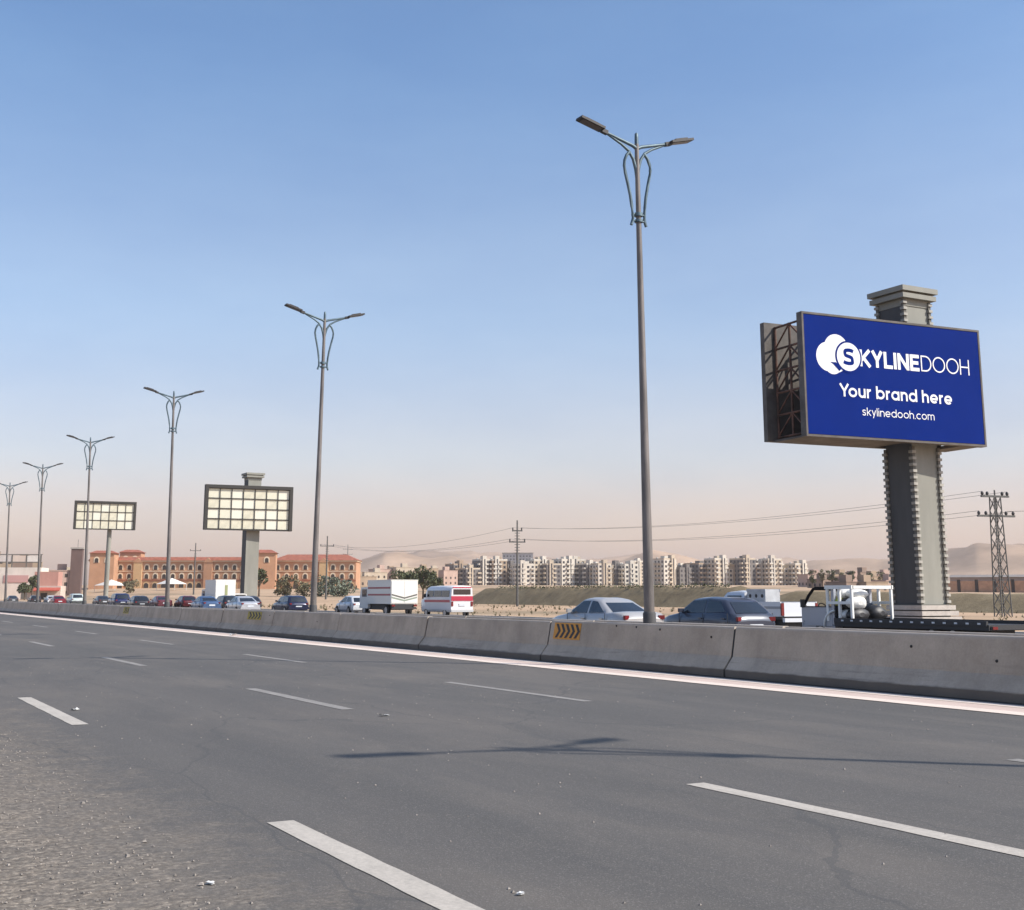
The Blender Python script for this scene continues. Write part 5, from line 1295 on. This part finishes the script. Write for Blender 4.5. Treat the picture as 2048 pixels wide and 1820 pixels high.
power_pole('tiny far power pole on the skyline left of the apartment blocks', 290, 740, 25, [(22, 3), (19, 3)], -20, .3)
def wire(label, a, b_, sag, r=.013):
    a, b_ = Vector(a), Vector(b_); pts = []
    for k in range(25):
        u = k / 24; p = a.lerp(b_, u); p.z -= sag * 4 * u * (1 - u); pts.append(p)
    tag(link('power_cable', MB().tube(pts, r, 5).mesh('power_cable', M_WIRE)), label, 'power cable', 'cables of the overhead line')
zt, zp = hz(73.75, 62.2), hz(82.5, 148.6)
for (u1, za), (u2, zb_), nm in (((-1.05, 9.0), (-.6, 10.6), 'top left'), ((1.05, 9.0), (.6, 10.6), 'top right'), ((-1.45, 7.6), (-1.0, 9.1), 'lower left'), ((1.45, 7.6), (1.0, 9.1), 'lower right')):
    wire(f'{nm} cable strung from the lattice tower to the tall power pole', (73.75 + u1 * .97, 62.2 - u1 * .2, zt + za - .2), (82.5 + u2 * .94, 148.6 - u2 * .34, zp + zb_ - .2), 1.0)
for (u1, za), nm in (((-.6, 10.6), 'upper'), ((-1.0, 9.1), 'middle'), ((1.0, 9.1), 'lower')):
    wire(f'{nm} cable strung from the tall power pole to the single-arm pole', (82.5 + u1 * .94, 148.6 - u1 * .34, zp + za - .2), (99.0 + u1 * 1.2, 265.1 - u1 * .4, hz(99, 265) + 12.0), 1.6, .017)
wire('cable leaving the lattice tower towards the frame edge', (74.8, 62.1, zt + 7.4), (66, -20, zt + 8.4), 1.2)

# ------------------------------------------------------------------ small things on the road and the verge
def gravel():
    r = random.Random(21); m = MB()
    for _ in range(6500):
        y = 3.5 + 13 * r.random() ** 1.6; x = -.6 + 2.7 * r.random() ** 1.5
        if r.random() < (x - .6) / 2.6: continue
        s = r.uniform(.003, .009) * (1 + 0.8 * (r.random() < .03))
        rot = Matrix.Rotation(r.uniform(0, 6.28), 3, 'Z') @ Matrix.Rotation(r.uniform(-.4, .4), 3, 'X')
        p = [Vector(q) for q in ((-1, -.7, 0), (1, -.8, 0), (.8, .9, 0), (-.9, .8, 0), (-.5, -.3, .9), (.6, -.4, .8), (.4, .5, .95), (-.5, .4, .8))]
        c = Vector((x, y, s * .25))
        m.add([c + rot @ (q * s * r.uniform(.8, 1.2)) for q in p], [(0, 1, 5, 4), (1, 2, 6, 5), (2, 3, 7, 6), (3, 0, 4, 7), (4, 5, 6, 7)])
    for _ in range(500):
        y = r.uniform(5, 30); x = r.uniform(2.5, 13.3); s = r.uniform(.004, .011)
        c = Vector((x, y, s * .2))
        m.add([c + Vector((-s, -s, 0)), c + Vector((s, -s * .8, 0)), c + Vector((s * .8, s, 0)), c + Vector((-s, s, 0)), c + Vector((0, 0, s * 1.1))], [(0, 1, 4), (1, 2, 4), (2, 3, 4), (3, 0, 4)])
    o = link('gravel', m.mesh('gravel', M_STONE, fix=False)); o['kind'] = 'stuff'; o['label'] = 'loose gravel on the worn near side of the road'
gravel()
def scrap(label, x, y, s, rz, name='paper_scrap', cat='litter', h=.35):
    r = random.Random(int(x * 100)); b = MB()
    g = [[(u * s * 1.6 / 3 + r.uniform(-.1, .1) * s, v * s / 2 + r.uniform(-.1, .1) * s, .012 + min(1.0, abs(r.gauss(0, .5))) * s * h * .45) for u in (-1.5, -.5, .5, 1.5)] for v in (-1, 0, 1)]
    top = [p for row in g for p in row]; bot = [(p[0], p[1], max(.006, p[2] - .008)) for p in top]
    b.add(top + bot, [(j * 4 + i, j * 4 + i + 1, j * 4 + i + 5, j * 4 + i + 4) for j in range(2) for i in range(3)] + [(12 + j * 4 + i, 12 + j * 4 + i + 4, 12 + j * 4 + i + 5, 12 + j * 4 + i + 1) for j in range(2) for i in range(3)])
    tag(link(name, b.mesh(name, M_LITTER), None, (x, y, 0), rz), label, cat, 'scraps of litter on the asphalt')
scrap('crumpled white paper scrap just beyond the leftmost near lane dash', 3.17, 17.7, .07, .6, h=.8)
scrap('small white scrap on the stony asphalt left of the nearest lane dash', 1.96, 6.85, .028, 2.2, h=.5)
scrap('white scrap at the bottom edge right of the nearest lane dash', 3.27, 5.86, .024, .3, h=.5)
scrap('white bag lying on the pale edge line far along the barrier', 14.0, 47.2, .22, .9, h=.8)
scrap('pale scrap past the end of the second lane dash', 6.42, 15.0, .08, .2, h=.5)

# ------------------------------------------------------------------ dusty air
def haze():
    b = MB().box(-5100, 6100, -3600, 6600, -4.5, 210)
    m = bpy.data.materials.new('dusty_air'); m.use_nodes = True; n = m.node_tree.nodes; l = m.node_tree.links
    n.remove(n['Principled BSDF']); v = n.new('ShaderNodeVolumePrincipled')
    v.inputs['Color'].default_value = (0.95, 0.85, 0.80, 1); v.inputs['Density'].default_value = 0.00012; v.inputs['Anisotropy'].default_value = 0.2
    l.new(v.outputs[0], n['Material Output'].inputs['Volume'])
    o = link('haze', b.mesh('haze', m)); o['kind'] = 'stuff'
haze()
